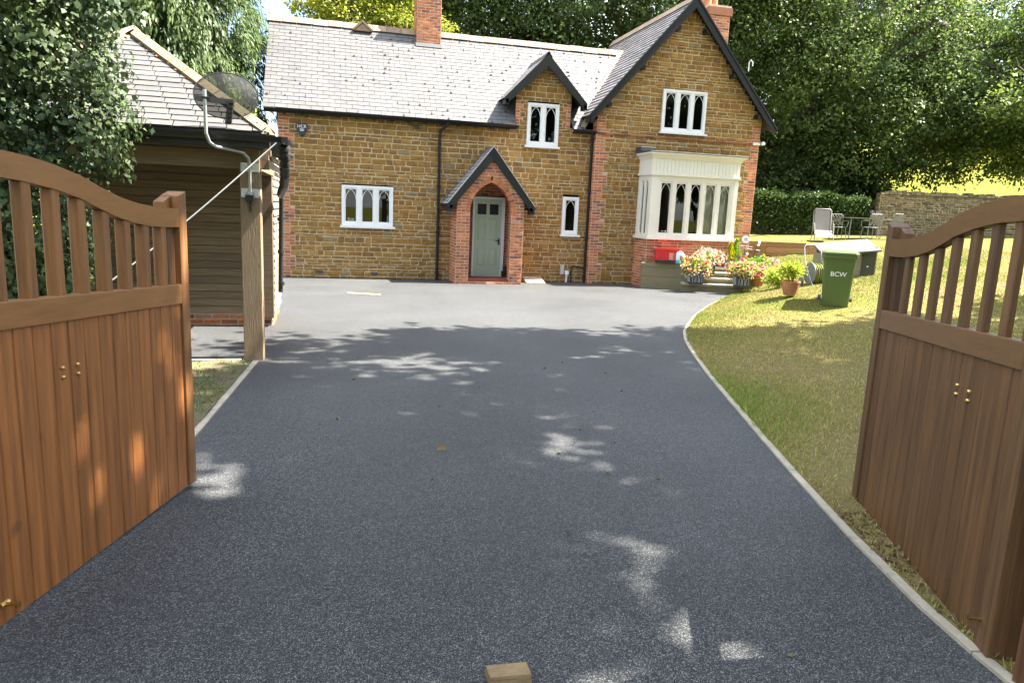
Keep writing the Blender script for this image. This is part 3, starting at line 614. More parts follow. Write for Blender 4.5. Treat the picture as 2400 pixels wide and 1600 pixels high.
for s_ in (-1, 1):
    tip = 5.38+s_*1.10; zt = 3.90-1.133
    b.prism([(5.38, 18.33, 3.90), (tip, 18.33, zt), (tip-s_*.05, 18.33, zt-.16), (5.38, 18.33, 3.90-.30)], (0, .04, 0)); b.prism([(5.38, 18.37, 3.88), (tip, 18.37, zt-.02), (tip, 18.37, zt-.06), (5.38, 18.37, 3.82)], (0, .22, 0))
    b.box((min(tip, tip-s_*.10), 18.33, zt-.16), (max(tip, tip-s_*.10), 18.60, zt-.03))
b.build('dormer_bargeboard', M['black'], house)

# --- porch
PY = 17.62; pxl, pxr, pc = 3.02, 4.72, 3.865; al, ar, spr, ah = 3.34, 4.39, -.10, .73
aw = (ar-al)/2; AR = (aw*aw+ah*ah)/(2*aw); RING = .115
def arch_half(z, extra=0):
    if z <= spr: return aw
    d = (AR+extra)**2-(z-spr)**2
    return max(0, math.sqrt(d)-(AR-aw)) if d > 0 else 0
b = MB()
def porch_iv(z0, z1):
    zm = (z0+z1)/2; hw = min((pxr-pxl)/2, (1.36-zm)/1.27)
    h = arch_half(zm, RING if zm > spr else 0)
    if zm < -1.80: return [(pxl, pxr)]
    return [(pc-hw, pc-h), (pc+h, pc+hw)] if h > .01 else [(pc-hw, pc+hw)]
masonry(b, (0, PY, 0), (1, 0, 0), (0, -1, 0), rows_brick(GZ, 1.30), porch_iv, bw, .015, .009, brick_col, .002, .004)
for s_ in (-1, 1):     # voussoirs
    cx = pc+s_*aw-s_*AR; n = 15; amax = math.asin(ah/AR)
    for k in range(n):
        t0, t1 = amax*(k+.06)/n, amax*(k+.94)/n; q = [(cx+s_*r*math.cos(t), spr+r*math.sin(t)) for r, t in ((AR, t0), (AR+RING, t0), (AR+RING, t1), (AR, t1))]
        col = brick_col(); q = [(max(x, pc+.003) if s_ > 0 else min(x, pc-.003), z) for x, z in q]; p = [(x, PY-.014, z) for x, z in q]; b.prism(p if s_ < 0 else p[::-1], (0, .2, 0), 0, col)
        t0, t1 = amax*k/n, amax*(k+1)/n; q = [(cx+s_*r*math.cos(t), spr+r*math.sin(t)) for r, t in ((AR+.002, t0), (AR+RING+.012, t0), (AR+RING+.012, t1), (AR+.002, t1))]
        q = [(max(x, pc) if s_ > 0 else min(x, pc), z) for x, z in q]; p = [(x, PY-.003, z) for x, z in q]; b.prism(p if s_ < 0 else p[::-1], (0, .2, 0), 1)
    xi = pc+s_*aw; O = (xi, 0, 0); U, Nv = ((0, 1, 0), (1, 0, 0)) if s_ < 0 else ((0, -1, 0), (-1, 0, 0))   # reveals
    masonry(b, O, U, Nv, rows_brick(-1.80, spr), lambda p, q, s_=s_: [(PY, PY+.22)] if s_ < 0 else [(-(PY+.22), -PY)], bw, .012, .006, brick_col, .002, .004)
    xo = pxl if s_ < 0 else pxr; U, Nv = ((0, -1, 0), (-1, 0, 0)) if s_ < 0 else ((0, 1, 0), (1, 0, 0))       # outer sides
    masonry(b, (xo, 0, 0), U, Nv, rows_brick(GZ, .30), lambda p, q, s_=s_: [(-W, -PY)] if s_ < 0 else [(PY, W)], bw, .015, .008, brick_col, .002, .004)
    xi = 3.22 if s_ < 0 else 4.52; U, Nv = ((0, 1, 0), (1, 0, 0)) if s_ < 0 else ((0, -1, 0), (-1, 0, 0))       # inner sides
    masonry(b, (xi, 0, 0), U, Nv, rows_brick(-1.80, .55), lambda p, q, s_=s_: [(PY+.2, W)] if s_ < 0 else [(-W, -(PY+.2))], bw, .012, .006, brick_col, .002, .004)
masonry(b, (0, W-.02, 0), (1, 0, 0), (0, -1, 0), rows_brick(-1.80, 1.05), lambda p, q: cut([(max(3.22, pc-(1.30-q)/1.27), min(4.52, pc+(1.30-q)/1.27))], [(3.58, 4.43, -1.85, .30)], p, q), bw, .015, .008, brick_col, .002, .004)
b.box((3.2, PY+.05, -1.97), (4.55, W, -1.76), 0, (.25, .08, .05))
porch = b.build('porch', [M['brick'], M['bmortar']], house)
b = MB(); ps = Vector((1, 0, 1.27)).normalized(); pl_ = 1.10/ps.x
slates(b, (pc-1.10, 0, 1.47-1.397), (0, -1, 0), (1, 0, 1.27), (-1.27, 0, 1), 0, 0, pl_, lambda a, c: [(-W, -17.55)], expo=.11, wd=.2, colfn=lambda: tuple(x*R_.uniform(.8, 1.15) for x in (.13, .135, .15)))  # left slope slates toned darker than the right, for its shade
slates(b, (pc+1.10, 0, 1.47-1.397), (0, 1, 0), (-1, 0, 1.27), (1.27, 0, 1), 0, 0, pl_, lambda a, c: [(17.55, W)], expo=.11, wd=.2, colfn=lambda: tuple(x*R_.uniform(.8, 1.15) for x in (.2, .2, .21)))
b.build('porch_roof', [M['slate'], M['slate_under'], M['moss']], porch)
b = MB()
for s_ in (-1, 1):
    tip = pc+s_*1.10; zt = 1.47-1.397
    b.prism([(pc, 17.52, 1.47), (tip, 17.52, zt), (tip-s_*.08, 17.52, zt-.13), (pc, 17.52, 1.47-.30)], (0, .045, 0)); b.prism([(pc, 17.56, 1.45), (tip, 17.56, zt-.02), (tip, 17.56, zt-.06), (pc, 17.56, 1.40)], (0, .12, 0))
    b.box((min(tip, tip-s_*.13), 17.52, zt-.19), (max(tip, tip-s_*.13), 17.72, zt-.02)); b.tube([(tip-s_*.02, 17.5, zt-.05), (tip-s_*.02, 18.55, zt-.05)], .04, 8)
b.build('porch_bargeboard', M['black'], porch)
b = MB(); cc = (.34, .33, .29)
for s_ in (-1, 1):
    tip = pc+s_*1.10; zt = 1.47-1.397; b.prism([(pc, 17.515, 1.50), (tip, 17.515, zt+.03), (tip, 17.515, zt+.005), (pc, 17.515, 1.475)], (0, .05, 0), 0, cc)
b.build('porch_verge', M['slate'], porch)
# --- front door
dy = W-.10
b = MB(); b.box((3.58, dy-.03, -1.74), (3.625, dy+.06, .29)); b.box((4.345, dy-.03, -1.74), (4.43, dy+.06, .29)); b.box((3.625, dy-.03, .225), (4.345, dy+.06, .29)); b.box((3.56, dy-.04, -1.765), (4.45, dy+.10, -1.74)); b.build('door_frame', M['white'], house)
b = MB(); b.box((3.55, W+.05, -1.9), (4.46, W+.08, .32)); b.build('hall_backing', M['dark'], house)
b = MB(); x0, x1 = 3.63, 4.34; st = [(x0, x0+.075), ((x0+x1)/2-.04, (x0+x1)/2+.04), (x1-.075, x1)]
for a, c in st: b.box((a, dy, -1.73), (c, dy+.045, .22))
for z0, z1 in ((-1.73, -1.50), (-1.03, -.83), (-.24, -.16), (.11, .22)):
    for k in range(2): b.box((st[k][1], dy, z0), (st[k+1][0], dy+.045, z1))
for z0, z1 in ((-1.50, -1.03), (-.83, -.24)):
    for k in range(2):
        a, c = st[k][1], st[k+1][0]; b.box((a, dy+.022, z0), (c, dy+.04, z1)); b.hexa([(a+.02, dy+.0225, z0+.02), (c-.02, dy+.0225, z0+.02), (c-.02, dy+.0225, z1-.02), (a+.02, dy+.0225, z1-.02)][::-1] + [(a+.05, dy+.008, z0+.05), (c-.05, dy+.008, z0+.05), (c-.05, dy+.008, z1-.05), (a+.05, dy+.008, z1-.05)][::-1])
door = b.build('door', M['sage'], house)
b = MB()
for k in range(2): b.box((st[k][1], dy+.015, -.16), (st[k+1][0], dy+.03, .11))
b.build('door_pane', M['black'], door)
b = MB(); b.box((4.275, dy-.012, -.93), (4.315, dy, -.77)); b.tube([(4.295, dy-.01, -.83), (4.295, dy-.05, -.83), (4.20, dy-.055, -.825)], .011, 8); b.build('door_handle', M['blackplastic'], door)
b = MB(); b.box((4.36, 18.3, -1.76), (4.50, 18.36, -1.60)); b.tube([(4.44, 18.33, -1.62), (4.44, 18.33, -1.48)], .045, 8); b.build('boot_scraper', M['blackplastic'], house)

# --- bay window
by = 17.48; bx0, bx1 = 8.05, 10.56; bt = .40   # front plane, corners
b = MB()
masonry(b, (0, by+.03, 0), (1, 0, 0), (0, -1, 0), rows_brick(GZ, -.60), lambda p, q: [(bx0, bx1)], fbw, .015, .009, brick_col, .002, .004)
masonry(b, (bx0, 0, 0), (0, -1, 0), (-1, 0, 0), rows_brick(GZ, -.60), lambda p, q: [(-WY, -(by+.03))], bw, .015, .009, brick_col, .002, .004)
masonry(b, (bx1, 0, 0), (0, 1, 0), (1, 0, 0), rows_brick(GZ, -.60), lambda p, q: [(by+.03, WY)], bw, .015, .009, brick_col, .002, .004)
b.build('bay_base', [M['brick'], M['bmortar']], house)
b = MB()
b.box((bx0-.07, by-.08, -.61), (bx1+.07, WY, -.545))                                   # sill
for x0, x1 in ((bx0, bx0+.21), (bx1-.13, bx1)): b.box((x0, by, -.545), (x1, by+.12, 1.03))
b.box((bx0+.21, by+.004, .94), (bx1-.13, by+.12, 1.03)); b.box((bx0+.004, by+.12, .94), (bx0+.1, WY, 1.03)); b.box((bx1-.1, by+.12, .94), (bx1-.004, WY, 1.03))
for x in (bx0+.003, bx1-.073): b.box((x, WY-.12, -.545), (x+.07, WY, .94)); b.box((x, by+.12, -.545), (x+.07, by+.17, .94))
b.box((bx0-.04, by-.045, 1.03), (bx1+.04, WY, 1.09))
n = 24
for k in range(n):                                                                      # boarded frieze
    x0 = bx0-.01+(bx1-bx0+.02)*k/n; x1 = bx0-.01+(bx1-bx0+.02)*(k+1)/n; b.hexa([(x0+.004, by-.012, 1.09), (x1-.004, by-.012, 1.09), (x1, by, 1.09), (x0, by, 1.09), (x0+.004, by-.012, 1.45), (x1-.004, by-.012, 1.45), (x1, by, 1.45), (x0, by, 1.45)])
b.box((bx0-.008, by, 1.09), (bx1+.008, WY, 1.45))
for k in range(7):
    y0 = by+(WY-by)*k/7; y1 = by+(WY-by)*(k+1)/7; b.box((bx0-.018, y0+.004, 1.095), (bx0-.008, y1-.004, 1.445))
pr = [(0, 1.44), (.03, 1.45), (.045, 1.50), (.09, 1.545), (.13, 1.56), (.13, 1.60)]          # moulded cornice
for (o0, z0), (o1, z1) in zip(pr, pr[1:]):
    c = [(bx0-o0, WY, z0), (bx0-o0, by-o0, z0), (bx1+o0, by-o0, z0), (bx1+o0, WY, z0)]; d = [(bx0-o1, WY, z1), (bx0-o1, by-o1, z1), (bx1+o1, by-o1, z1), (bx1+o1, WY, z1)]
    for k in range(3): b.face([c[k], c[k+1], d[k+1], d[k]])
G = lights(b, bx0+.21, bx1-.13, -.545, .94, 5, by+.035, out=.055, mul=.075, arc_h=.29, sash=.045)
G2 = lights(b, by+.17, WY-.12, -.545, .94, 2, bx0+.03, out=.04, mul=.05, ax=1, arc_h=.29, sash=.03); G3 = lights(b, by+.17, WY-.12, -.545, .94, 2, bx1-.03, out=.04, mul=.05, ax=-1, arc_h=.29, sash=.03)
bay = b.build('bay_window', M['cream'], house)
b = MB()
for a, c, g0, g1 in G: b.face([(a, by+.065, g0), (c, by+.065, g0), (c, by+.065, g1), (a, by+.065, g1)])
for a, c, g0, g1 in G2: b.face([(bx0+.06, c, g0), (bx0+.06, a, g0), (bx0+.06, a, g1), (bx0+.06, c, g1)])
for a, c, g0, g1 in G3: b.face([(bx1-.06, a, g0), (bx1-.06, c, g0), (bx1-.06, c, g1), (bx1-.06, a, g1)])
b.build('pane', M['glass'], bay)
b = MB()
def drape(bb, x0, x1, y, n=28, amp=.025, ax='x'):
    for k in range(n):
        a0, a1 = x0+(x1-x0)*k/n, x0+(x1-x0)*(k+1)/n; f = lambda q: amp*math.sin(q*2.3)+amp*.4*math.sin(q*.9)
        p = [(a0, y+f(k)), (a1, y+f(k+1))]
        if ax != 'x': p = [(d, a) for a, d in p]
        bb.face([(p[0][0], p[0][1], -.54), (p[1][0], p[1][1], -.54), (p[1][0], p[1][1], .95), (p[0][0], p[0][1], .95)])
drape(b, 9.62, 10.42, by+.115, amp=.018); b.build('curtain', M['curtain'], bay, smooth='all'); b = MB(); drape(b, by+.2, WY-.1, bx0+.16, ax='y', n=18)
b.build('curtain', M['curtain'], bay, smooth='all')
b = MB(); y = WY+1.2
b.face([(8.1, y, -.6), (10.5, y, -.6), (10.5, y, 1.1), (8.1, y, 1.1)]); b.face([(8.06, y, .98), (8.06, by+.1, .98), (10.54, by+.1, .98), (10.54, y, .98)][::-1]); b.face([(8.06, y, -.54), (8.06, by+.1, -.54), (10.54, by+.1, -.54), (10.54, y, -.54)])
b.face([(10.54, WY, -.6), (10.54, y, -.6), (10.54, y, 1.1), (10.54, WY, 1.1)]); b.face([(8.07, WY, -.6), (8.07, y, -.6), (8.07, y, 1.1), (8.07, WY, 1.1)]); b.build('dark_reveal', M['dark'], bay)
b = MB(); b.hexa([(bx0-.15, by-.15, 1.60), (bx1+.15, by-.15, 1.60), (bx1+.15, WY, 1.60), (bx0-.15, WY, 1.60), (bx0-.15, by-.15, 1.625), (bx1+.15, by-.15, 1.625), (bx1+.15, WY, 1.70), (bx0-.15, WY, 1.70)])
b.box((bx0-.16, WY-.35, 1.66), (bx0+.28, WY-.02, 1.76)); b.build('bay_roof', M['lead'], bay, bevel=.01)
# --- fittings on the walls
b = MB(); pts = [(-.78, 1.80), (-.52, 1.80), (-.53, 1.68), (-.60, 1.53), (-.70, 1.53), (-.77, 1.68)]; b.prism([(x, W-.10, z) for x, z in pts][::-1], (0, .10, 0)); ab = b.build('alarm_box', M['navy'], house, bevel=.012)
def text(name, s, size, loc, rot, m, parent, ext=.001, align='CENTER', off=0):
    cu = bpy.data.curves.new(name, 'FONT'); cu.body = s; cu.size = size; cu.extrude = ext; cu.align_x = align; cu.offset = off; cu.align_y = 'CENTER'; cu.materials.append(m)
    o = bpy.data.objects.new(name, cu); C.objects.link(o)
    if parent: o.parent = parent
    me = bpy.data.meshes.new_from_object(o.evaluated_get(bpy.context.evaluated_depsgraph_get())); bpy.data.objects.remove(o); o = link(name, me, parent)
    if not me.materials: me.materials.append(m)
    o.location = Vector(loc)-org(parent); o.rotation_euler = rot; return o
text('lettering', 'HCR', .105, (-.65, W-.103, 1.735), (rad(90), 0, 0), M['print'], ab)
b = MB(); b.box((-.70, W-.102, 1.665), (-.60, W-.099, 1.68)); b.box((-.695, W-.102, 1.635), (-.605, W-.099, 1.652)); b.build('label_strip', M['print'], ab)
b = MB(); b.tube([(5.08, W, -.0), (5.12, W-.10, 0)], .018, 8); b.lathe([(.0, -.06), (.05, -.05), (.055, .0), (.035, .05), (0, .055)], (5.18, W-.12, -.03), 14); b.build('security_camera', M['blackplastic'], house, smooth=True)
b = MB(); b.lathe([(0, -.055), (.05, -.03), (.055, .02), (.03, .05), (0, .055)], (11.63, 18.2, 2.08), 14); b.box((11.35, 18.22, 2.03), (11.56, 18.28, 2.10)); b.build('security_light', M['white'], house, smooth=True)
b = MB(); b.box((6.05, W-.10, -1.68), (6.15, W, -1.42)); b.build('meter_box', M['greyplast2'], house, bevel=.006)
b = MB(); b.box((6.18, W-.12, -1.68), (6.28, W, -1.58)); b.tube([(6.23, W-.07, -1.68), (6.23, W-.07, -1.9)], .03, 10); b.build('gully_pipe', M['jug'], house)
for x, z, h in ((-.35, -1.78, .06), (1.0, -1.79, .06), (2.0, 1.86, .10)): b = MB(); b.box((x, W-.024, z), (x+.18, W, z+h)); b.build('air_brick', M['lead'], house)
b = MB(); b.box((-1.2, W-.10, -1.97), (2.98, W-.02, -1.885)); b.box((4.76, W-.10, -1.97), (6.75, W-.02, -1.885)); b.box((6.75, WY-.1, -1.97), (8.0, WY-.02, -1.885)); b.build('dark_base_strip', M['blackplastic'], house)  # dark strip along the foot of the front walls

# ------------------------------------------------------------------ cart shed
shed = thing('cart_shed', 'open timber cart shed with hipped slate roof beside the left gate', 'shed', (-1.8, 9.3, -1.75))
ex, ey, ez, tp = -.56, 7.68, .64, math.tan(rad(35.5)); hx = 1.55; bk = 11.9
b = MB(); sx = Vector((0, 1, tp)).normalized(); fl = hx/sx.y
def scol():
    k = R_.uniform(.85, 1.1); return tuple(c*k for c in ((.112, .105, .095) if R_.random() < .7 else (.095, .093, .092)))
def fclip(s0, s1):
    d = (s0+s1)/2*sx.y; return [(ex-2*hx+d, ex-d)]
slates(b, (0, ey, ez), (1, 0, 0), (0, 1, tp), (0, -tp, 1), 0, 0, fl, fclip, expo=.105, wd=.24, colfn=scol, moss=.05, lift=.014)
def rclip(s0, s1):
    d = (s0+s1)/2*sx.y; return [(ey+d, bk)]
slates(b, (ex, 0, ez), (0, 1, 0), (-1, 0, tp), (tp, 0, 1), 0, 0, fl, rclip, expo=.15, wd=.3, colfn=scol)
slates(b, (ex-2*hx, 0, ez), (0, -1, 0), (1, 0, tp), (-tp, 0, 1), 0, 0, fl, lambda s0, s1: [(-bk, -(ey+(s0+s1)/2*sx.y))], expo=.3, wd=.6, colfn=scol)
b.face([(ex-2*hx, ey+.05, ez-.02), (ex, ey+.05, ez-.02), (ex, bk, ez-.02), (ex-2*hx, bk, ez-.02)], 1)
for k in range(26): # orange lichen by the hip
    d = R_.uniform(.35, 1.25); x = ex-d-R_.uniform(.05, .12); y = ey+d; z = ez+d*tp+.02; r = R_.uniform(.008, .025)
    b.prism([(x+r*math.cos(q*1.05), y+r*math.sin(q*1.05)*.82, z+r*math.sin(q*1.05)*.58) for q in range(6)], (0, -.004, .006), 2)
M['lichen'] = mat('orange_lichen', (.50, .15, .04), .95)
sr = b.build('roof', [M['slate'], M['slate_under'], M['lichen']], shed)
b = MB()
A, Bv = Vector((ex-.03, ey+.03, ez+.07)), Vector((ex-hx, ey+hx, ez+hx*tp+.07)); ax_ = (Bv-A).normalized(); sd_ = Vector((1, 1, 0)).normalized()
for k in range(9):
    p, q = A.lerp(Bv, k/9), A.lerp(Bv, (k+1)/9-.004); k_ = R_.uniform(.85, 1.15); c_ = tuple(t*k_ for t in ((.27, .21, .105) if k > 2 else (.22, .185, .11)))
    for s_ in (-1, 1):
        e = sd_*s_*.085-Vector((0, 0, .055)); f = [p, q, q+e, p+e]; b.face(f if s_ < 0 else f[::-1], 0, c_); f = [p+e, q+e, q+e-Vector((0, 0, .03)), p+e-Vector((0, 0, .03))]; b.face(f if s_ < 0 else f[::-1], 0, tuple(t*.5 for t in c_))
    if k == 0: b.face([p, p-sd_*.085-Vector((0, 0, .085)), p+sd_*.085-Vector((0, 0, .085))], 0, c_)
ridge_run(b, (ex-hx, ey+hx, ez+hx*tp+.03), (ex-hx, bk, ez+hx*tp+.03), 10, side=(1, 0, 0)); ridge_run(b, (ex-hx, ey+hx, ez+hx*tp+.03), (ex-2*hx, ey, ez+.03), 8, side=(.7, -.7, 0), wid=.09, drop=.06)
b.build('hip_tile', M['ridge'], sr)
def bcol(): k = R_.uniform(.8, 1.15); return tuple(c*k for c in (.29, .205, .12))
b = MB(); b.box((-.905, 8.03, -1.80), (-.705, 8.23, .60)); b.build('post', M['oak'], shed, bevel=.008)
b = MB(); b.box((-.925, 10.42, -1.64), (-.765, 10.57, .60), 0, (.16, .105, .06)); b.build('rear_post', M['boards'], shed, bevel=.006)
b = MB(); b.box((-3.66, 8.05, .30), (-.906, 8.20, .47), 0, (.24, .165, .10)); b.box((-3.66, 7.76, .47), (-.58, 7.79, .60), 0, (.15, .11, .07)); b.box((-.704, 8.06, .30), (-.62, 8.2, .44), 0, (.24, .17, .1)); b.box((-.86, 8.23, .30), (-.73, 10.42, .47), 0, (.24, .165, .10))
b.prism([(-.72, 8.10, .30), (-.60, 8.10, .44), (-.60, 8.10, .50), (-.76, 8.10, .50)], (0, .09, 0), 0, (.24, .17, .1)); b.build('beam', M['boards'], shed)
b = MB(); n = 21
for k in range(n):
    z0 = -1.60+k*.105; z1 = z0+.088; cc = bcol(); b.hexa([(-3.62, 10.585, z0), (-.92, 10.585, z0), (-.92, 10.63, z0), (-3.62, 10.63, z0), (-3.62, 10.605, z1+.01), (-.92, 10.605, z1+.01), (-.92, 10.63, z1+.01), (-3.62, 10.63, z1+.01)], 0, cc)
    b.hexa([(-.775, 10.6, z0), (-.755, 10.6, z0), (-.755, bk, z0), (-.775, bk, z0), (-.80, 10.6, z1+.01), (-.78, 10.6, z1+.01), (-.78, bk, z1+.01), (-.80, bk, z1+.01)], 0, (.30, .25, .17))
    b.box((-3.66, 8.2, z0), (-3.62, bk, z1), 0, cc)
b.box((-3.6, 10.632, -1.6), (-.81, 10.65, .6), 0, (.08, .055, .03)); b.build('wall', M['boards'], shed)
b = MB(); rr = rows_brick(-1.82, -1.605); masonry(b, (0, 10.56, 0), (1, 0, 0), (0, -1, 0), rr, lambda p, q: [(-3.62, -.80)], bw, .015, .008, brick_col, .002, .004)
masonry(b, (-.80, 0, 0), (0, 1, 0), (1, 0, 0), rr, lambda p, q: [(10.56, bk)], bw, .015, .008, brick_col, .002, .004); b.build('plinth', [M['brick'], M['bmortar']], shed)
b = MB(); b.box((-3.7, 7.692, .49), (-.58, 7.712, .645)); gutter(b, (-3.7, 7.63, .60), (-.46, 7.63, .60), .06); gutter(b, (-.44, 7.62, .585), (-.44, 8.3, .585), .055); b.box((-.50, 7.60, .545), (-.40, 7.65, .60)); b.build('gutter', M['blackplastic'], shed, smooth=True)
b = MB(); pp = [(-.44, 7.78, .53), (-.445, 7.86, .44), (-.455, 8.0, .33), (-.465, 8.2, .24), (-.50, 8.6, .15), (-.60, 9.6, .08), (-.66, 10.55, .05)]   # ribbed rainwater hose down to the pipe
fine_ = []
for k in range(len(pp)-1):
    for q in range(4): fine_.append(Vector(pp[k]).lerp(Vector(pp[k+1]), q/4))
fine_.append(Vector(pp[-1])); b.tube(fine_, [(.062 if k % 2 else .040)*(1-.25*k/len(fine_)) for k in range(len(fine_))], 12); b.build('ribbed_hose', M['blackplastic'], shed, smooth=True)
b = MB(); b.tube([(-.66, 10.58, .06), (-.66, 10.62, -.05), (-.69, 10.66, -1.30)], .032, 10)
for z in (-.3, -.75, -1.2): b.lathe([(.044, 0), (.044, .05)], (-.675, 10.64, z), 10)
b.build('downpipe', M['blackplastic'], shed, smooth=True)

# satellite dish on its mast
dish = thing('satellite_dish', 'dark perforated satellite dish on a bent steel mast at the shed post', 'satellite dish', (-.79, 7.95, .03))
b = MB(); b.tube([(-.80, 7.985, .0), (-.80, 7.985, .34), (-.81, 7.96, .40), (-.85, 7.88, .445), (-.95, 7.70, .46), (-1.05, 7.52, .465), (-1.10, 7.46, .50), (-1.125, 7.44, .58), (-1.125, 7.44, .97)], .0165, 12); b.build('mast', M['galv'], dish, smooth=True)
for z in (.05, .31):
    b = MB(); b.box((-.89, 8.012, z-.045), (-.72, 8.03, z+.045)); b.box((-.82, 7.96, z-.012), (-.78, 8.012, z+.012)); b.tube([(-.84, 7.975, z), (-.76, 7.975, z)], .007, 6)
    b.build('bracket', M['galv'], dish)
b = MB(); b.box((-.845, 7.93, -.03), (-.765, 8.0, .03)); b.box((-.815, 7.985, -.14), (-.79, 8.0, -.03)); b.build('clamp', M['blackplastic'], dish)
b = MB(); a_, b_, c0 = Vector((.285, .03, -.02)), Vector((.03, .05, .215)), Vector((-.96, 7.62, .95)); nn = a_.cross(b_).normalized(); rings = 7; seg = 40; i0 = len(b.v)
for k in range(rings+1):
    r = k/rings
    for q in range(seg): th = 2*math.pi*q/seg; b.v.append(tuple(c0+(a_*math.cos(th)+b_*math.sin(th))*r - nn*(.07*(1-r*r))*(-1)))
for k in range(rings):
    for q in range(seg): q2 = (q+1) % seg; b.f.append((i0+k*seg+q, i0+k*seg+q2, i0+(k+1)*seg+q2, i0+(k+1)*seg+q)); b.m.append(0); b.c.append((1, 1, 1))
b.build('dish', M['dish'], dish, smooth='all')
b = MB(); b.tube([c0+(a_*math.cos(t)+b_*math.sin(t)) for t in np.linspace(0, 2*math.pi, 41)], .006, 6, cap=False); b.build('rim', M['blackplastic'], dish, smooth=True)
b = MB(); b.box((-1.145, 7.42, .885), (-1.075, 7.47, .905)); b.hexa([(-1.22, 7.46, .87), (-.89, 7.52, .86), (-.89, 7.56, .86), (-1.22, 7.50, .87), (-1.22, 7.46, .915), (-.89, 7.52, .91), (-.89, 7.56, .91), (-1.22, 7.50, .915)]); b.hexa([(-.965, 7.50, .68), (-.91, 7.51, .68), (-.91, 7.56, .68), (-.965, 7.55, .68), (-.935, 7.50, .90), (-.88, 7.51, .90), (-.88, 7.56, .90), (-.935, 7.55, .90)])
for k in range(5): z = .70+k*.042; b.box((-.935+k*.004, 7.475, z), (-.90+k*.004, 7.51, z+.016))
b.build('mount', M['blackplastic'], dish)
b = MB(); P_ = [Vector((-.50, 7.50, .535)).lerp(Vector((-2.30, 7.35, -1.08)), t)-Vector((0, 0, .04*math.sin(math.pi*t))) for t in np.linspace(0, 1, 12)]; b.tube(P_, .0065, 6)
tag(b.build('cable', M['cable'], None, smooth=True), 'pale cable slung from the shed gutter down behind the left gate', 'cable')

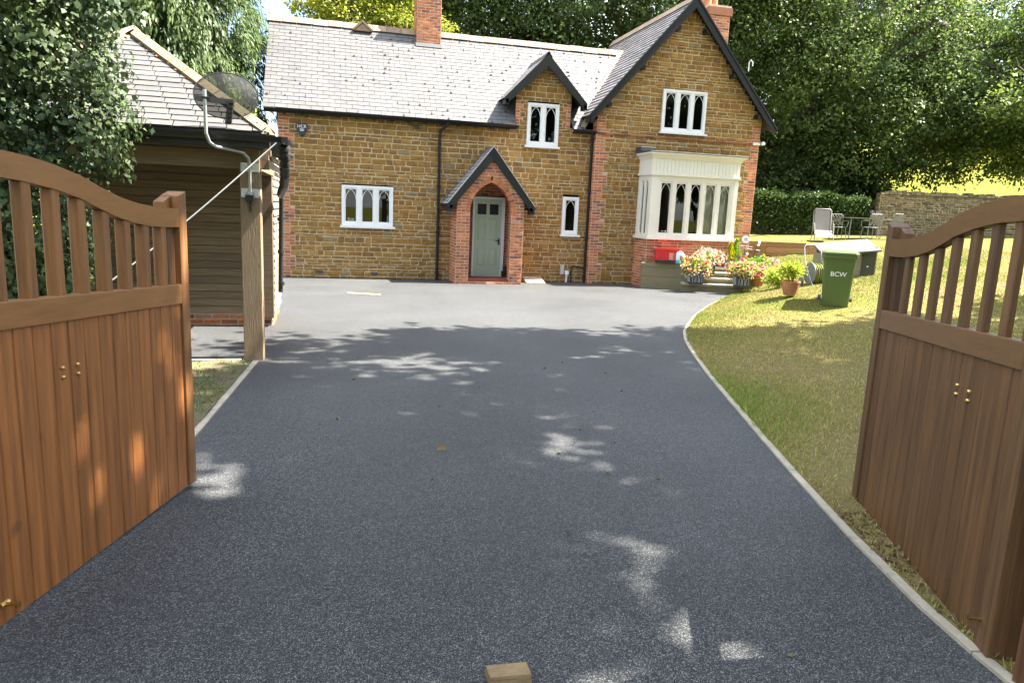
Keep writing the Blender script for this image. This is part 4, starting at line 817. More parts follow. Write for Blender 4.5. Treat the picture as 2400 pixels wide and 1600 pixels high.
# ------------------------------------------------------------------ gates
def gate(A, B, sgn, L, label, knobs, nub, cols):
    A = Vector((A[0], A[1], 0)); u = (Vector((B[0], B[1], 0))-A).normalized(); n = Vector((u.y, -u.x, 0))*sgn
    g = thing('driveway_gate', label, 'gate', tuple(A+Vector((0, 0, -1.65))), 'driveway gates standing open')
    P = lambda s, d, z: A+u*s+n*d+Vector((0, 0, z))
    def bx(mb, s0, s1, d0, d1, z, col):   # z: four heights (bottom s0, bottom s1, top s0, top s1)
        c = [P(s0, d0, z[0]), P(s1, d0, z[1]), P(s1, d1, z[1]), P(s0, d1, z[0]), P(s0, d0, z[2]), P(s1, d0, z[3]), P(s1, d1, z[3]), P(s0, d1, z[2])]
        mb.hexa(c if sgn > 0 else [c[k] for k in (3, 2, 1, 0, 7, 6, 5, 4)], 0, col)
    k_ = lambda c: (lambda q: tuple(x*q for x in c))(R_.uniform(.88, 1.12))
    zs = [(.0, -.072), (.05, -.072), (.2, -.070), (.33, -.063), (.47, -.046), (.6, -.021), (.756, .024), (.863, .061), (1.03, .098), (1.18, .121), (1.31, .133), (1.45, .139), (L, .140)]
    zt = lambda s: float(np.interp(s, [q[0] for q in zs], [q[1] for q in zs])); mt = lambda s: -.477+.045*s
    bot = lambda s: gd(0, 3)+.012
    m = MB(); bx(m, 0, .078, -.10, .0, (bot(0), bot(0), .02, -.005), cols[1]); m.build('stile', M['gate'], g, bevel=.004)
    m = MB(); bx(m, .078, .155, -.10, -.03, (mt(0), mt(0), -.172, -.172), cols[2]); bx(m, .078, .155, -.10, -.045, (-.075, -.075, -.008, -.038), cols[1]); m.build('stile_block', M['gate'], g, bevel=.004)
    m = MB(); bx(m, L-.10, L, -.11, .0, (bot(L), bot(L), .16, .16), cols[1]); m.build('hinge_stile', M['gate'], g, bevel=.004)
    m = MB(); ss = np.r_[np.linspace(.079, L-.101, 34)]
    for a, c in zip(ss, ss[1:]): bx(m, a, c, -.052, -.002, (zt(a)-.098, zt(c)-.098, zt(a), zt(c)), cols[0])
    # weld so that the curved rail is one smooth bar
    m.build('top_rail', M['gaterail'], g)
    m = MB(); bx(m, .079, L-.101, -.055, .0, (mt(0)-.108, mt(L)-.108, mt(0), mt(L)), cols[0]); m.build('middle_rail', M['gaterail'], g, bevel=.005)
    m = MB(); s = .079; brd = .103
    while s < L-.103:
        e = min(s+brd, L-.101); cc = k_(cols[3]); v_ = .006
        for (a, c, d) in ((s, s+v_, 0), (s+v_, e-v_, 1), (e-v_, e, 2)):
            da, dc = (-.022, -.012) if d == 0 else (-.012, -.012) if d == 1 else (-.012, -.022)
            q = [P(a, -.045, bot(a)), P(c, -.045, bot(c)), P(c, dc, bot(c)), P(a, da, bot(a)), P(a, -.045, mt(a)-.10), P(c, -.045, mt(c)-.10), P(c, dc, mt(c)-.10), P(a, da, mt(a)-.10)]
            m.hexa(q if sgn > 0 else [q[k] for k in (3, 2, 1, 0, 7, 6, 5, 4)], 0, cc)
        s = e
    m.build('board_panel', M['gate'], g)
    k = 0; s0_, sp_ = (.222, .161) if sgn < 0 else (.316, .1775)
    while s0_+sp_*k < L-.12:
        s = s0_+sp_*k; k += 1; m = MB(); h0 = mt(s); cc = k_(cols[1])
        bx(m, s-.027, s+.027, -.060 if sgn < 0 else -.048, -.008 if sgn < 0 else -.014, (h0-.01, h0-.01, zt(s)-.09, zt(s)-.09), cc)
        m.build('baluster', M['gate'], g, bevel=.009)
    for s, z in knobs:
        for dz in (-.018, .022):
            m = MB(); m.lathe([(.0, .008), (.007, .0065), (.0105, .0), (.0105, -.01)], (0, 0, 0), 12); rot = n.to_track_quat('Z', 'Y').to_matrix(); m.v = [tuple(P(s, -.008, z+dz)+rot@Vector(q)) for q in m.v]; m.build('brass_knob', M['brass'], g, smooth=True)
    m = MB(); s, z = nub; m.tube([P(s, -.012, z), P(s, .035, z), P(s, .05, z)], [.007, .007, .012], 10); m.tube([P(s-.02, -.01, z), P(s+.02, -.01, z)], .010, 8); m.build('stop_bolt', M['brass'], g, smooth=True)
    m = MB(); bx(m, .155, L-.10, -.09, -.046, (-1.05, -1.05, -.93, -.93), cols[2]); bx(m, .155, L-.10, -.09, -.046, (bot(0)+.04, bot(0)+.04, bot(0)+.16, bot(0)+.16), cols[2]); m.build('rear_ledge', M['gaterail'], g)
    return g
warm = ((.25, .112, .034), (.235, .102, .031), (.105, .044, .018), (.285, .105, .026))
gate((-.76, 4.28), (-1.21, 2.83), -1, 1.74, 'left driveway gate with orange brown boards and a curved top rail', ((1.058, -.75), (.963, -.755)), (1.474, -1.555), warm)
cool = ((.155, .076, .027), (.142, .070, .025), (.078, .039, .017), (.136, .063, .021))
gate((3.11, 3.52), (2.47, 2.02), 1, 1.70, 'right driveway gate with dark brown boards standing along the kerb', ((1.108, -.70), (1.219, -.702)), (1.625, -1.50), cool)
gp = MB(); gp.box((2.415, 1.64, -1.70), (2.60, 1.824, .20), 0, (.13, .055, .022)); gp.box((2.40, 1.63, .20), (2.615, 1.838, .24), 0, (.13, .055, .022))
tag(gp.build('gate_post', M['gate'], None, bevel=.005), 'square brown gate post at the hinge end of the right gate', 'post')
b = MB(); b.lathe([(.030, -1.66), (.030, -1.53), (.023, -1.53), (.023, -1.56)], (2.69, 2.03, 0), 14); tag(b.build('pipe_stub', M['galv'], None, smooth=True), 'short grey metal pipe standing upright behind the right gate hinge', 'pipe')
b = MB(); b.hexa([(.53, 2.16, -1.636), (.685, 2.155, -1.636), (.685, 2.235, -1.636), (.53, 2.24, -1.636), (.533, 2.165, -1.597), (.682, 2.16, -1.597), (.682, 2.23, -1.597), (.533, 2.235, -1.597)])
M['blocktim'] = mat('stop_block', (.25, .17, .08), .85, noise=(9, .6, 1.25), stretch=(1, 1, 6), bump=(30, .4))
tag(b.build('gate_stop', M['blocktim'], None, bevel=.004), 'small weathered wooden gate stop block set in the tarmac', 'block')

# ------------------------------------------------------------------ things on the drive and lawn
b = MB(); b.hexa([(.33, 14.98, -1.838), (.97, 14.70, -1.834), (1.0, 14.80, -1.834), (.36, 15.08, -1.838), (.33, 14.98, -1.826), (.97, 14.70, -1.822), (1.0, 14.80, -1.822), (.36, 15.08, -1.826)]); tag(b.build('timber_strip', M['yellow'], None), 'pale yellow strip of wood lying flat on the sunny drive', 'strip')
b = MB(); b.hexa([(4.98, 18.0, -1.885), (5.46, 17.9, -1.885), (5.46, 18.4, -1.885), (4.98, 18.5, -1.885), (4.98, 18.0, -1.865), (5.46, 17.9, -1.865), (5.46, 18.4, -1.74), (4.98, 18.5, -1.74)]); tag(b.build('paving_slab', M['concrete'], None), 'pale slab propped against the wall right of the porch', 'slab')
# wheelie bin
bn = thing('wheelie_bin', 'green wheelie bin with white BCW letters on the sunny lawn', 'bin', (8.90, 11.12, -1.51))
bn_o = Vector((8.90, 11.12, -1.51))
def loc(pts, yaw=rad(-37), o=bn_o): m_ = Matrix.Rotation(yaw, 3, 'Z'); return [tuple(o+m_@Vector(p)) for p in pts]
def rect(wd, y0, y1, z, r=.03):
    x = wd/2; return [(-x+r, y0, z), (x-r, y0, z), (x, y0+r, z), (x, y1-r, z), (x-r, y1, z), (-x+r, y1, z), (-x, y1-r, z), (-x, y0+r, z)]
def loft(mb, rings, mi=0, col=(1, 1, 1)):
    i0 = len(mb.v); n = len(rings[0])
    for r in rings: mb.v += r
    for k in range(len(rings)-1):
        for q in range(n): q2 = (q+1) % n; mb.f.append((i0+k*n+q, i0+k*n+q2, i0+(k+1)*n+q2, i0+(k+1)*n+q)); mb.m.append(mi); mb.c.append(col)
    mb.f.append(tuple(i0+q for q in range(n-1, -1, -1))); e = i0+(len(rings)-1)*n; mb.f.append(tuple(e+q for q in range(n))); mb.m += [mi]*2; mb.c += [col]*2
b = MB(); loft(b, [rect(.42, -.22, .28, .0), rect(.44, -.24, .29, .06), rect(.52, -.31, .33, .86), rect(.545, -.33, .345, .90), rect(.58, -.36, .36, .905), rect(.585, -.365, .365, .965)])
b.v = loc(b.v); body = b.build('body', M['plastic'], bn, bevel=.006)
b = MB(); loft(b, [rect(.60, -.375, .37, .968, .05), rect(.61, -.38, .375, .985, .06), rect(.60, -.375, .37, 1.01, .06), rect(.52, -.28, .33, 1.03, .08)]); b.box((-.12, -.33, 1.005), (.12, -.30, 1.02)); b.v = loc(b.v); b.build('lid', M['plastic'], bn, bevel=.004)
for sx_ in (-1, 1):
    b = MB(); b.tube([(sx_*.235, .27, .10), (sx_*.29, .27, .10)], .10, 20); b.v = loc(b.v); b.build('wheel', M['blackplastic'], bn, smooth=True)
b = MB(); b.tube([(-.22, .40, .93), (.22, .40, .93)], .014, 8); b.box((-.23, .33, .91), (-.19, .41, .95)); b.box((.19, .33, .91), (.23, .41, .95)); b.v = loc(b.v); b.build('handle', M['plastic'], bn)
text('lettering', 'BCW', .115, loc([(0, -.294, .625)])[0], (rad(95), 0, rad(-37)), M['print'], body, off=.0015)
# hutch
ht = thing('garden_hutch', 'tilted weathered wooden hutch with a pale sloping roof behind the green bin', 'hutch', (11.1, 13.9, -1.25))
def hx_(p): return tuple(Vector((10.95, 13.75, -1.27))+Matrix.Rotation(rad(-14), 3, 'Z')@Vector(p))
def hbox(mb, a, c, mi=0):
    m_ = MB(); m_.box(a, c, mi); i0 = len(mb.v); mb.v += [hx_((x, y, z+.12*x)) for x, y, z in m_.v]; mb.f += [tuple(i0+k for k in f) for f in m_.f]; mb.m += m_.m; mb.c += m_.c
b = MB()
for k in range(7): hbox(b, (-.26, 0+.001*k, .02+k*.085), (.54, .55, .10+k*.085))
hbox(b, (-.30, -.02, -.05), (-.25, .6, .64)); hbox(b, (.84, .02, .0), (.88, .6, .70)); hbox(b, (-.25, .55, 0), (.84, .6, .68)); b.build('body', M['pale'], ht)
b = MB(); hbox(b, (.54, -.012, -.0), (.84, .5, .60)); b.build('run_panel', M['mesh_dark'], ht)
b = MB(); hbox(b, (.66, -.03, .26), (.69, -.012, .29)); b.build('latch', M['white'], ht)
b = MB()
i = [(-.40, -.16, .60), (.88, -.16, .60), (.95, .70, .80), (-.30, .70, .80)]; b.hexa([hx_((x, y, z+.12*x)) for x, y, z in i]+[hx_((x, y, z+.12*x+.035)) for x, y, z in i]); b.build('roof', M['felt'], ht)
b = MB(); hbox(b, (-.16, -.28, -.06), (.02, -.10, .06)); tag(b.build('plastic_tub', M['blackplastic'], None, bevel=.01), 'small black tub on the grass in front of the hutch', 'tub')
# hose reel
hr = thing('hose_reel', 'wheeled garden hose reel with coiled yellow hose', 'hose reel', (10.35, 13.7, -1.36)); ho = Vector((10.30, 13.55, -1.36)); hm = Matrix.Rotation(rad(-6), 3, 'Z')
L_ = lambda p: tuple(ho+hm@Vector(p))
b = MB()
for k in range(26): th = np.linspace(0, 2*math.pi, 25); r = .17+.02*(k % 3); x = -.12+.24*(k % 9)/8; b.tube([L_((x, r*math.cos(t), .27+r*math.sin(t))) for t in th], .010, 6, cap=False)
b.build('hose', M['hose'], hr, smooth=True)
for x in (-.16, .16):
    b = MB(); b.tube([(x-.008, 0, .27), (x+.008, 0, .27)], .24, 28); b.v = [L_(p) for p in b.v]; b.build('drum_flange', M['greyplastic'], hr)
b = MB(); b.tube([L_(p) for p in ((-.2, -.25, .0), (-.2, 0, .3), (-.2, .18, .55), (-.19, .28, .82), (-.14, .30, .88), (.14, .30, .88), (.19, .28, .82), (.2, .18, .55), (.2, 0, .3), (.2, -.25, .0))], .0095, 8); b.build('frame', M['galv'], hr, smooth=True)
for x in (-.24, .24):
    b = MB(); b.tube([L_((x-.02, .18, .08)), L_((x+.02, .18, .08))], .085, 18); b.build('wheel', M['greyplastic'], hr)

# plants -------------------------------------------------------------
def puff(name, c, r, n, size, cols, m, parent, seed=0, shell=.5, asp=.6, up=.4):
    rg = np.random.default_rng(seed); d = unit(rg.normal(size=(n, 3))); rr = (shell+(1-shell)*rg.random(n))*(1+.2*np.sin(d[:, 0]*6+seed)+.16*np.sin(d[:, 1]*7+d[:, 2]*5+seed*.7)); P = np.array(c)+d*np.array(r)*rr[:, None]
    D = unit(d*.8+rg.normal(0, .6, (n, 3))+np.array([0, 0, up])); Nn = unit(d+rg.normal(0, .5, (n, 3)))
    ix = rg.integers(0, len(cols), n); col = np.array(cols)[ix]*rg.uniform(.75, 1.25, (n, 1)); L = size*rg.uniform(.7, 1.3, n)
    o_ = leaves(name, P, D, Nn, L, L*asp, col, m, parent)
    if name == 'flower': o_['kind'] = 'stuff'
    return o_
GRN = [(.13, .24, .03), (.22, .30, .04), (.30, .33, .05), (.09, .17, .03)]
PNK = [(.75, .22, .22), (.80, .42, .36), (.82, .60, .50), (.55, .05, .12), (.80, .70, .55), (.72, .30, .12)]
def tub(label, o, seed, fl, h=.33, wd=.36, fr=(.34, .28, .20), extra=None):
    t = thing('flower_tub', label, 'flower tub', o, 'square tubs of flowers on the steps'); o = Vector(o)
    b = MB(); rot = Matrix.Rotation(rad(-14), 3, 'Z'); x = wd/2
    b.hexa([(-x*.86, -x*.86, 0), (x*.86, -x*.86, 0), (x*.86, x*.86, 0), (-x*.86, x*.86, 0), (-x, -x, h), (x, -x, h), (x, x, h), (-x, x, h)])
    b.box((-x-.012, -x-.012, h-.035), (x+.012, x+.012, h)); b.v = [tuple(o+rot@Vector(p)) for p in b.v]; bx_ = b.build('box', M['lead'], t, bevel=.005)
    for sd in range(4):
        b = MB()
        for k in (-1, 0, 1):
            a = k*wd*.24; q = [(a-.030, -x*.93-.006, .06), (a-.030, -x*.97-.006, h*.55), (a-.016, -x-.008, h*.72), (a, -x-.008, h*.80), (a+.016, -x-.008, h*.72), (a+.030, -x*.97-.006, h*.55), (a+.030, -x*.93-.006, .06)]; b.tube(q, .0055, 5)
        r2 = Matrix.Rotation(rad(90*sd), 3, 'Z'); b.v = [tuple(o+rot@(r2@Vector(p))) for p in b.v]; b.build('gothic_arch_moulding', M['greyplast2'], bx_)
    puff('foliage', o+Vector((0, 0, h+.10)), (fr[0]*1.05, fr[1]*1.05, fr[2]*1.15), 600, .075, GRN, M['leaf'], t, seed, .30)
    puff('flower', o+Vector((0, -.03, h+.12)), (fr[0]*1.12, fr[1]*1.12, fr[2]*1.2), 480, .056, fl, M['petal'], t, seed+1, .8, 1.0)
    return t
tub('square grey flower tub with pink and yellow flowers beside the concrete planter', (8.93, 16.36, -1.65), 11, PNK+[(.80, .60, .05), (.55, .55, .12), (.70, .60, .20), (.12, .01, .03)])
tub('square grey flower tub with pale pink flowers, highest on the steps', (9.42, 16.72, -1.45), 21, PNK+[(.82, .74, .66), (.80, .55, .45)], fr=(.36, .28, .18))
tub('square grey flower tub with salmon and lime flowers on the lowest step, right side', (9.98, 15.95, -1.67), 31, [(.78, .42, .25), (.80, .60, .35), (.62, .60, .15), (.55, .55, .12), (.75, .35, .28), (.45, .04, .10)], fr=(.34, .28, .16))
def pot(name, label, cat, o, prof, m, gr=None, seg=22):
    t = thing(name, label, cat, o, gr); b = MB(); b.lathe(prof, o, seg); p = b.build('pot', M[m], t, smooth=True); b = MB(); r, z = prof[-1]; b.lathe([(r*.98, z-.02), (.0, z-.015)], o, seg); b.build('compost', M['soil'], t); return t
o = Vector((10.48, 16.05, -1.63)); t = pot('flower_pot', 'round terracotta pot of magenta and lime flowers behind the lowest square tub', 'flower pot', o, [(.14, 0), (.20, .16), (.24, .32), (.255, .34), (.255, .37), (.215, .37), (.21, .30)], 'terra')
puff('foliage', o+Vector((-.05, 0, .40)), (.28, .26, .16), 420, .07, GRN, M['leaf'], t, 41, .4); puff('flower', o+Vector((-.1, -.1, .36)), (.25, .22, .2), 240, .05, [(.75, .03, .22), (.80, .35, .30), (.80, .60, .30)], M['petal'], t, 42, .8, 1.0)
o = Vector((10.88, 16.55, -1.58)); t = pot('metal_pot', 'tapered grey metal pot of green leaves and red flowers, furthest right by the steps', 'flower pot', o, [(.16, 0), (.19, .17), (.225, .34), (.235, .35), (.215, .36), (.19, .30)], 'galv')
puff('foliage', o+Vector((-.12, 0, .45)), (.46, .3, .17), 700, .085, [(.16, .30, .04), (.26, .38, .05), (.10, .22, .03)], M['leaf'], t, 51, .4); puff('flower', o+Vector((.12, -.05, .45)), (.34, .26, .2), 150, .05, [(.75, .06, .03), (.80, .35, .30), (.80, .55, .50), (.5, .02, .08)], M['petal'], t, 52, .85, 1.0)
for k, (o, lab, tipcol) in enumerate((((10.26, 17.05, -1.36), 'small golden conifer in a tapered grey pot, left of a pair below the bay', (.42, .40, .02)), ((10.52, 17.2, -1.26), 'small lime green conifer in a tapered grey pot, right of a pair below the bay', (.30, .42, .03)))):
    o = Vector(o); t = pot('potted_conifer', lab, 'potted conifer', o, [(.09, 0), (.125, .20), (.15, .30), (.13, .30), (.12, .26)], 'greyplastic', 'potted conifers by the bay')
    rg = np.random.default_rng(60+k); n = 900; zz = rg.random(n)**1.4; th = rg.uniform(0, 6.283, n); rr = (.125*(1-zz)+.012)*np.sqrt(rg.uniform(.3, 1, n)); P = np.c_[o.x+rr*np.cos(th), o.y+rr*np.sin(th), o.z+.30+zz*.42]
    D = unit(np.c_[np.cos(th)*.5, np.sin(th)*.5, np.full(n, 1.0)]+rg.normal(0, .25, (n, 3))); leaves('foliage', P, D, unit(np.c_[np.cos(th), np.sin(th), np.zeros(n)+.2]), rg.uniform(.05, .09, n), rg.uniform(.015, .025, n), np.array(tipcol)[None]*rg.uniform(.55, 1.3, (n, 1)), M['leaf'], t)
o = Vector((8.43, 11.8, -1.37)); t = pot('shrub_pot', 'round terracotta pot with a yellow green shrub alone on the lawn', 'potted shrub', o, [(.105, 0), (.115, .03), (.155, .16), (.165, .235), (.175, .24), (.175, .27), (.15, .27), (.145, .22)], 'terra')
b = MB()
for k in range(9): a = k*2.4; b.tube([o+Vector((.02*math.cos(a), .02*math.sin(a), .24)), o+Vector((.08*math.cos(a), .08*math.sin(a), .40)), o+Vector((.20*math.cos(a)*(.5+k/12), .18*math.sin(a), .50+.02*k))], [.006, .005, .003], 5)
b.build('stem', M['bark'], t); puff('foliage', o+Vector((0, .02, .47)), (.27, .22, .13), 620, .075, [(.34, .40, .04), (.26, .36, .04), (.42, .42, .05)], M['leaf'], t, 71, .3, .45)
for k, (x, y, r, cc) in enumerate(((9.95, 14.45, .26, 'left of'), (10.25, 14.75, .30, 'behind'))):
    z = float(H(x, y)[0]); t = thing('garden_shrub', 'low yellow green shrub on the lawn %s the hose reel' % cc, 'shrub', (x, y, z), 'low shrubs by the hose reel')
    b = MB()
    for q in range(6): a = q*1.05; b.tube([(x, y, z-.02), (x+r*.5*math.cos(a), y+r*.5*math.sin(a), z+.25)], [.008, .004], 5)
    b.build('stem', M['bark'], t); puff('foliage', (x, y, z+.26), (r*1.1, r, .20), 650, .085, [(.30, .38, .04), (.22, .34, .04), (.38, .40, .06)], M['leaf'], t, 80+k, .3, .5)

# planter, steps, crate, jug, tray
t = thing('stone_planter', 'greenish concrete walled planter in front of the bay window', 'planter', (8.4, 17.1, -1.85))
b = MB(); ang = Vector((1.06, -.42, 0)).normalized(); nv = Vector((-ang.y, ang.x, 0)); p0 = Vector((7.86, 17.28, -1.95)); p1 = p0+ang*1.12
def slabx(mb, a, c, d, z0, z1): mb.hexa([tuple(Vector((q.x, q.y, z))) for z in (z0, z1) for q in (a, c, c+nv*d, a+nv*d)])
slabx(b, p0, p1, .42, -1.95, -1.56); slabx(b, p0+nv*.006, p1+nv*.006, .41, -1.556, -1.30); slabx(b, p0-nv*.012-ang*.01, p1-nv*.012+ang*.01, .45, -1.30, -1.215)
M['planter'] = mat('mossy_concrete', (.25, .20, .125), .95, noise=(4, .55, 1.35), bump=(30, .5), col2=(.15, .145, .07)); b.build('wall', M['planter'], t)
b = MB(); slabx(b, p0+ang*.2-nv*.01, p0+ang*1.10-nv*.01, .10, -1.213, -1.19); slabx(b, p0+ang*.1+nv*.34, p0+ang*.6+nv*.34, .1, -1.213, -1.18); b.build('coping_board', M['blocktim'], t)
t = thing('garden_steps', 'stone steps climbing between the flower tubs to the bay', 'steps', (9.6, 16.6, -1.8))
b = MB(); q0 = Vector((8.72, 16.62, 0)); sa = Vector((1, -.32, 0)).normalized(); sn = Vector((.32, 1, 0)).normalized()
for k, z in enumerate((-1.655, -1.515, -1.385, -1.265, -1.155)):
    p = q0+sn*(.235*k)+sa*(0 if k == 0 else .1*k); wd = 1.55 if k == 0 else 1.45-.05*k
    def st_(mb, o0, z0, z1, f): mb.hexa([tuple(Vector((v.x, v.y, zz))) for zz in (z0, z1) for v in (p-sn*o0, p+sa*wd-sn*o0, p+sa*wd+sn*.6, p+sn*.6)], f)
    st_(b, 0, -2.0, z-.05, 1); st_(b, .03, z-.05, z, 0)
b.build('tread', [M['stepstone'], M['planter']], t)
cr_ = thing('red_crate', 'red plastic crate on top of the concrete planter', 'crate', (8.55, 17.3, -1.19)); b = MB(); rot = Matrix.Rotation(rad(-21), 3, 'Z'); o = Vector((8.56, 17.24, -1.19)); f = []
def cbox(mb, a, c): m_ = MB(); m_.box(a, c); i0 = len(mb.v); mb.v += [tuple(o+rot@Vector(p)) for p in m_.v]; mb.f += [tuple(i0+k for k in q) for q in m_.f]; mb.m += m_.m; mb.c += m_.c
for a, c in (((-.33, -.17, 0), (.33, .17, .02)), ((-.33, -.17, .02), (.33, -.155, .34)), ((-.33, .155, .02), (.33, .17, .34)), ((-.33, -.155, .02), (-.315, .155, .34)), ((.315, -.155, .02), (.33, .155, .34)), ((-.35, -.19, .32), (.35, -.17, .36)), ((-.35, .17, .32), (.35, .19, .36)), ((-.35, -.17, .32), (-.33, .17, .36)), ((.33, -.17, .32), (.35, .17, .36))): cbox(b, a, c)
for k in range(5): x = -.26+k*.13; cbox(b, (x-.008, -.182, .02), (x+.008, -.17, .32))
b.build('body', M['red'], cr_)
b = MB(); cbox(b, (.0, -.176, .08), (.15, -.172, .26)); b.build('sticker', mat('pink_sticker', (.72, .30, .24), .6, noise=(20, .7, 1.2)), cr_)
jg = thing('plastic_jug', 'white plastic jug with blue liquid at the right end of the planter', 'jug', (8.74, 16.93, -1.19)); b = MB(); o = Vector((8.74, 16.93, -1.19)); loft(b, [[tuple(o+rot@Vector(p)) for p in rect(w_, -d_, d_, z, .03)] for w_, d_, z in ((.18, .06, .085), (.19, .065, .10), (.19, .065, .24), (.15, .05, .29), (.05, .03, .30), (.05, .03, .33))]); b.build('body', M['jug'], jg, smooth=True)
b = MB(); loft(b, [[tuple(o+rot@Vector(p)) for p in rect(w_, -d_, d_, z, .03)] for w_, d_, z in ((.18, .06, .0), (.19, .065, .01), (.19, .065, .086))]); b.build('liquid', M['cyan'], jg, smooth=True)
b = MB(); b.box((0, 0, 0), (.09, .004, .11)); b.v = [tuple(o+rot@(Vector(p)+Vector((.0, -.070, .09)))) for p in b.v]; b.build('jug_label', M['greyplastic'], jg)
tr = thing('seed_tray', 'black tray of small plant pots in front of the red crate', 'tray', (8.35, 17.05, -1.19)); o = Vector((8.38, 17.03, -1.188)); b = MB(); cbox(b, (-.25, -.06, 0), (.25, .05, .04))
for k in range(7): x = -.21+k*.07; cbox(b, (x-.028, -.05, .04), (x+.028, .03, .075))
b.build('cells', M['blackplastic'], tr)
# ornaments at the corner of the bay
wv = thing('garden_spinner', 'round pale garden disc on a thin stake at the bay corner', 'garden ornament', (10.62, 16.95, -1.4)); b = MB(); b.tube([(10.62, 16.97, -1.6), (10.62, 16.97, -.52)], .008, 6); b.build('stake', M['blackplastic'], wv)
b = MB(); n_ = Vector((-.4, -.9, .1)).normalized(); c0 = Vector((10.61, 16.95, -.51)); b.tube([c0-n_*.01, c0+n_*.01], .098, 24); b.build('disc', M['jug'], wv); b = MB(); b.tube([c0+n_*.01, c0+n_*.016], .045, 14); b.build('dial', M['greyplast2'], wv)
sg = thing('solar_light_spray', 'dark curved stem with white ball lights beside the bay', 'garden lights', (11.0, 17.0, -1.5)); b = MB(); b.tube([(10.86, 17.0, -1.6), (10.87, 17.0, -1.1), (10.95, 17.0, -.8), (11.06, 17.0, -.55)], .010, 6); b.tube([(10.87, 17, -1.1), (10.76, 17, -.95), (10.72, 17, -.9)], .008, 6); b.build('stem', M['blackplastic'], sg)
for p in ((11.06, 17, -.55), (11.04, 16.98, -.60), (11.02, 16.98, -.655), (10.72, 17, -.9)): b = MB(); b.lathe([(0, -.035), (.025, -.025), (.035, 0), (.025, .025), (0, .035)], p, 12); b.build('ball', M['jug'], sg, smooth=True)
b = MB(); b.tube([(10.45, 17.05, -.74), (11.1, 17.0, -.80)], .012, 6); b.tube([(10.50, 17.05, -.68), (10.86, 17.0, -.71)], .008, 6); b.tube([(11.08, 17.0, -.80), (11.08, 17.0, -1.6)], .012, 6); b.tube([(10.48, 17.05, -.66), (10.48, 17.05, -1.5)], .012, 6)
tag(b.build('handrail', M['tube'], None, smooth=True), 'low thin metal handrail beside the steps under the bay corner', 'handrail')
# retaining wall
rw = thing('retaining_wall', 'orange brown timber retaining wall below the upper lawn', 'retaining wall', (13.5, 19.5, -1.2)); b = MB()
for k in range(4):
    for q in range(3):
        a = Vector((11.62+q*1.35, 19.78-.16*(q*1.35-.4), 0)); c = Vector((11.62+(q+1)*1.35-.01, 19.78-.16*((q+1)*1.35-.4), 0)); z0 = -1.30+k*.168; kk = R_.uniform(.8, 1.2); cc = tuple(x*kk for x in (.32, .17, .07)); b.hexa([(a.x, a.y-.09, z0), (c.x, c.y-.09, z0), (c.x, c.y+.09, z0), (a.x, a.y+.09, z0), (a.x, a.y-.09, z0+.162), (c.x, c.y-.09, z0+.162), (c.x, c.y+.09, z0+.162), (a.x, a.y+.09, z0+.162)], 0, cc)
b.build('sleeper', M['timber'], rw)

# ------------------------------------------------------------------ garden furniture on the upper lawn
def gz(x, y): return float(H(x, y)[0])
x, y = 16.75, 22.0; z = gz(x, y); rc = thing('reclining_chair', 'grey fabric reclining garden chair with a high back', 'garden chair', (x, y, z), 'garden chairs on the upper lawn')
Q = lambda p, yaw=rad(-30), o=Vector((x, y, z)): tuple(o+Matrix.Rotation(yaw, 3, 'Z')@Vector(p))
b = MB(); b.hexa([Q(p) for p in ((-.27, -.32, .36), (.27, -.32, .36), (.27, .22, .33), (-.27, .22, .33), (-.27, -.32, .375), (.27, -.32, .375), (.27, .22, .345), (-.27, .22, .345))]); b.hexa([Q(p) for p in ((-.27, -.62, .14), (.27, -.62, .14), (.27, -.32, .36), (-.27, -.32, .36), (-.27, -.63, .15), (.27, -.63, .15), (.27, -.33, .375), (-.27, -.33, .375))]); b.build('seat', M['sling'], rc)
b = MB(); b.hexa([Q(p) for p in ((-.26, .22, .36), (.26, .22, .36), (.26, .235, .36), (-.26, .235, .36), (-.25, .46, 1.08), (.25, .46, 1.08), (.25, .475, 1.08), (-.25, .475, 1.08))]); b.build('backrest', M['sling'], rc)
b = MB(); b.tube([Q(p) for p in ((-.29, .20, .33), (-.29, .46, 1.05), (-.24, .475, 1.11), (.24, .475, 1.11), (.29, .46, 1.05), (.29, .20, .33))], .014, 8); b.build('back_frame', M['tube'], rc, smooth=True)
for s_ in (-1, 1):
    b = MB(); b.tube([Q(p) for p in ((s_*.30, -.60, 0), (s_*.30, -.40, .38), (s_*.31, -.30, .56), (s_*.31, -.1, .60), (s_*.31, .26, .58))], .014, 8); b.tube([Q(p) for p in ((s_*.30, .42, 0), (s_*.31, -.12, .58))], .014, 8); b.build('arm_frame', M['tube'], rc, smooth=True)
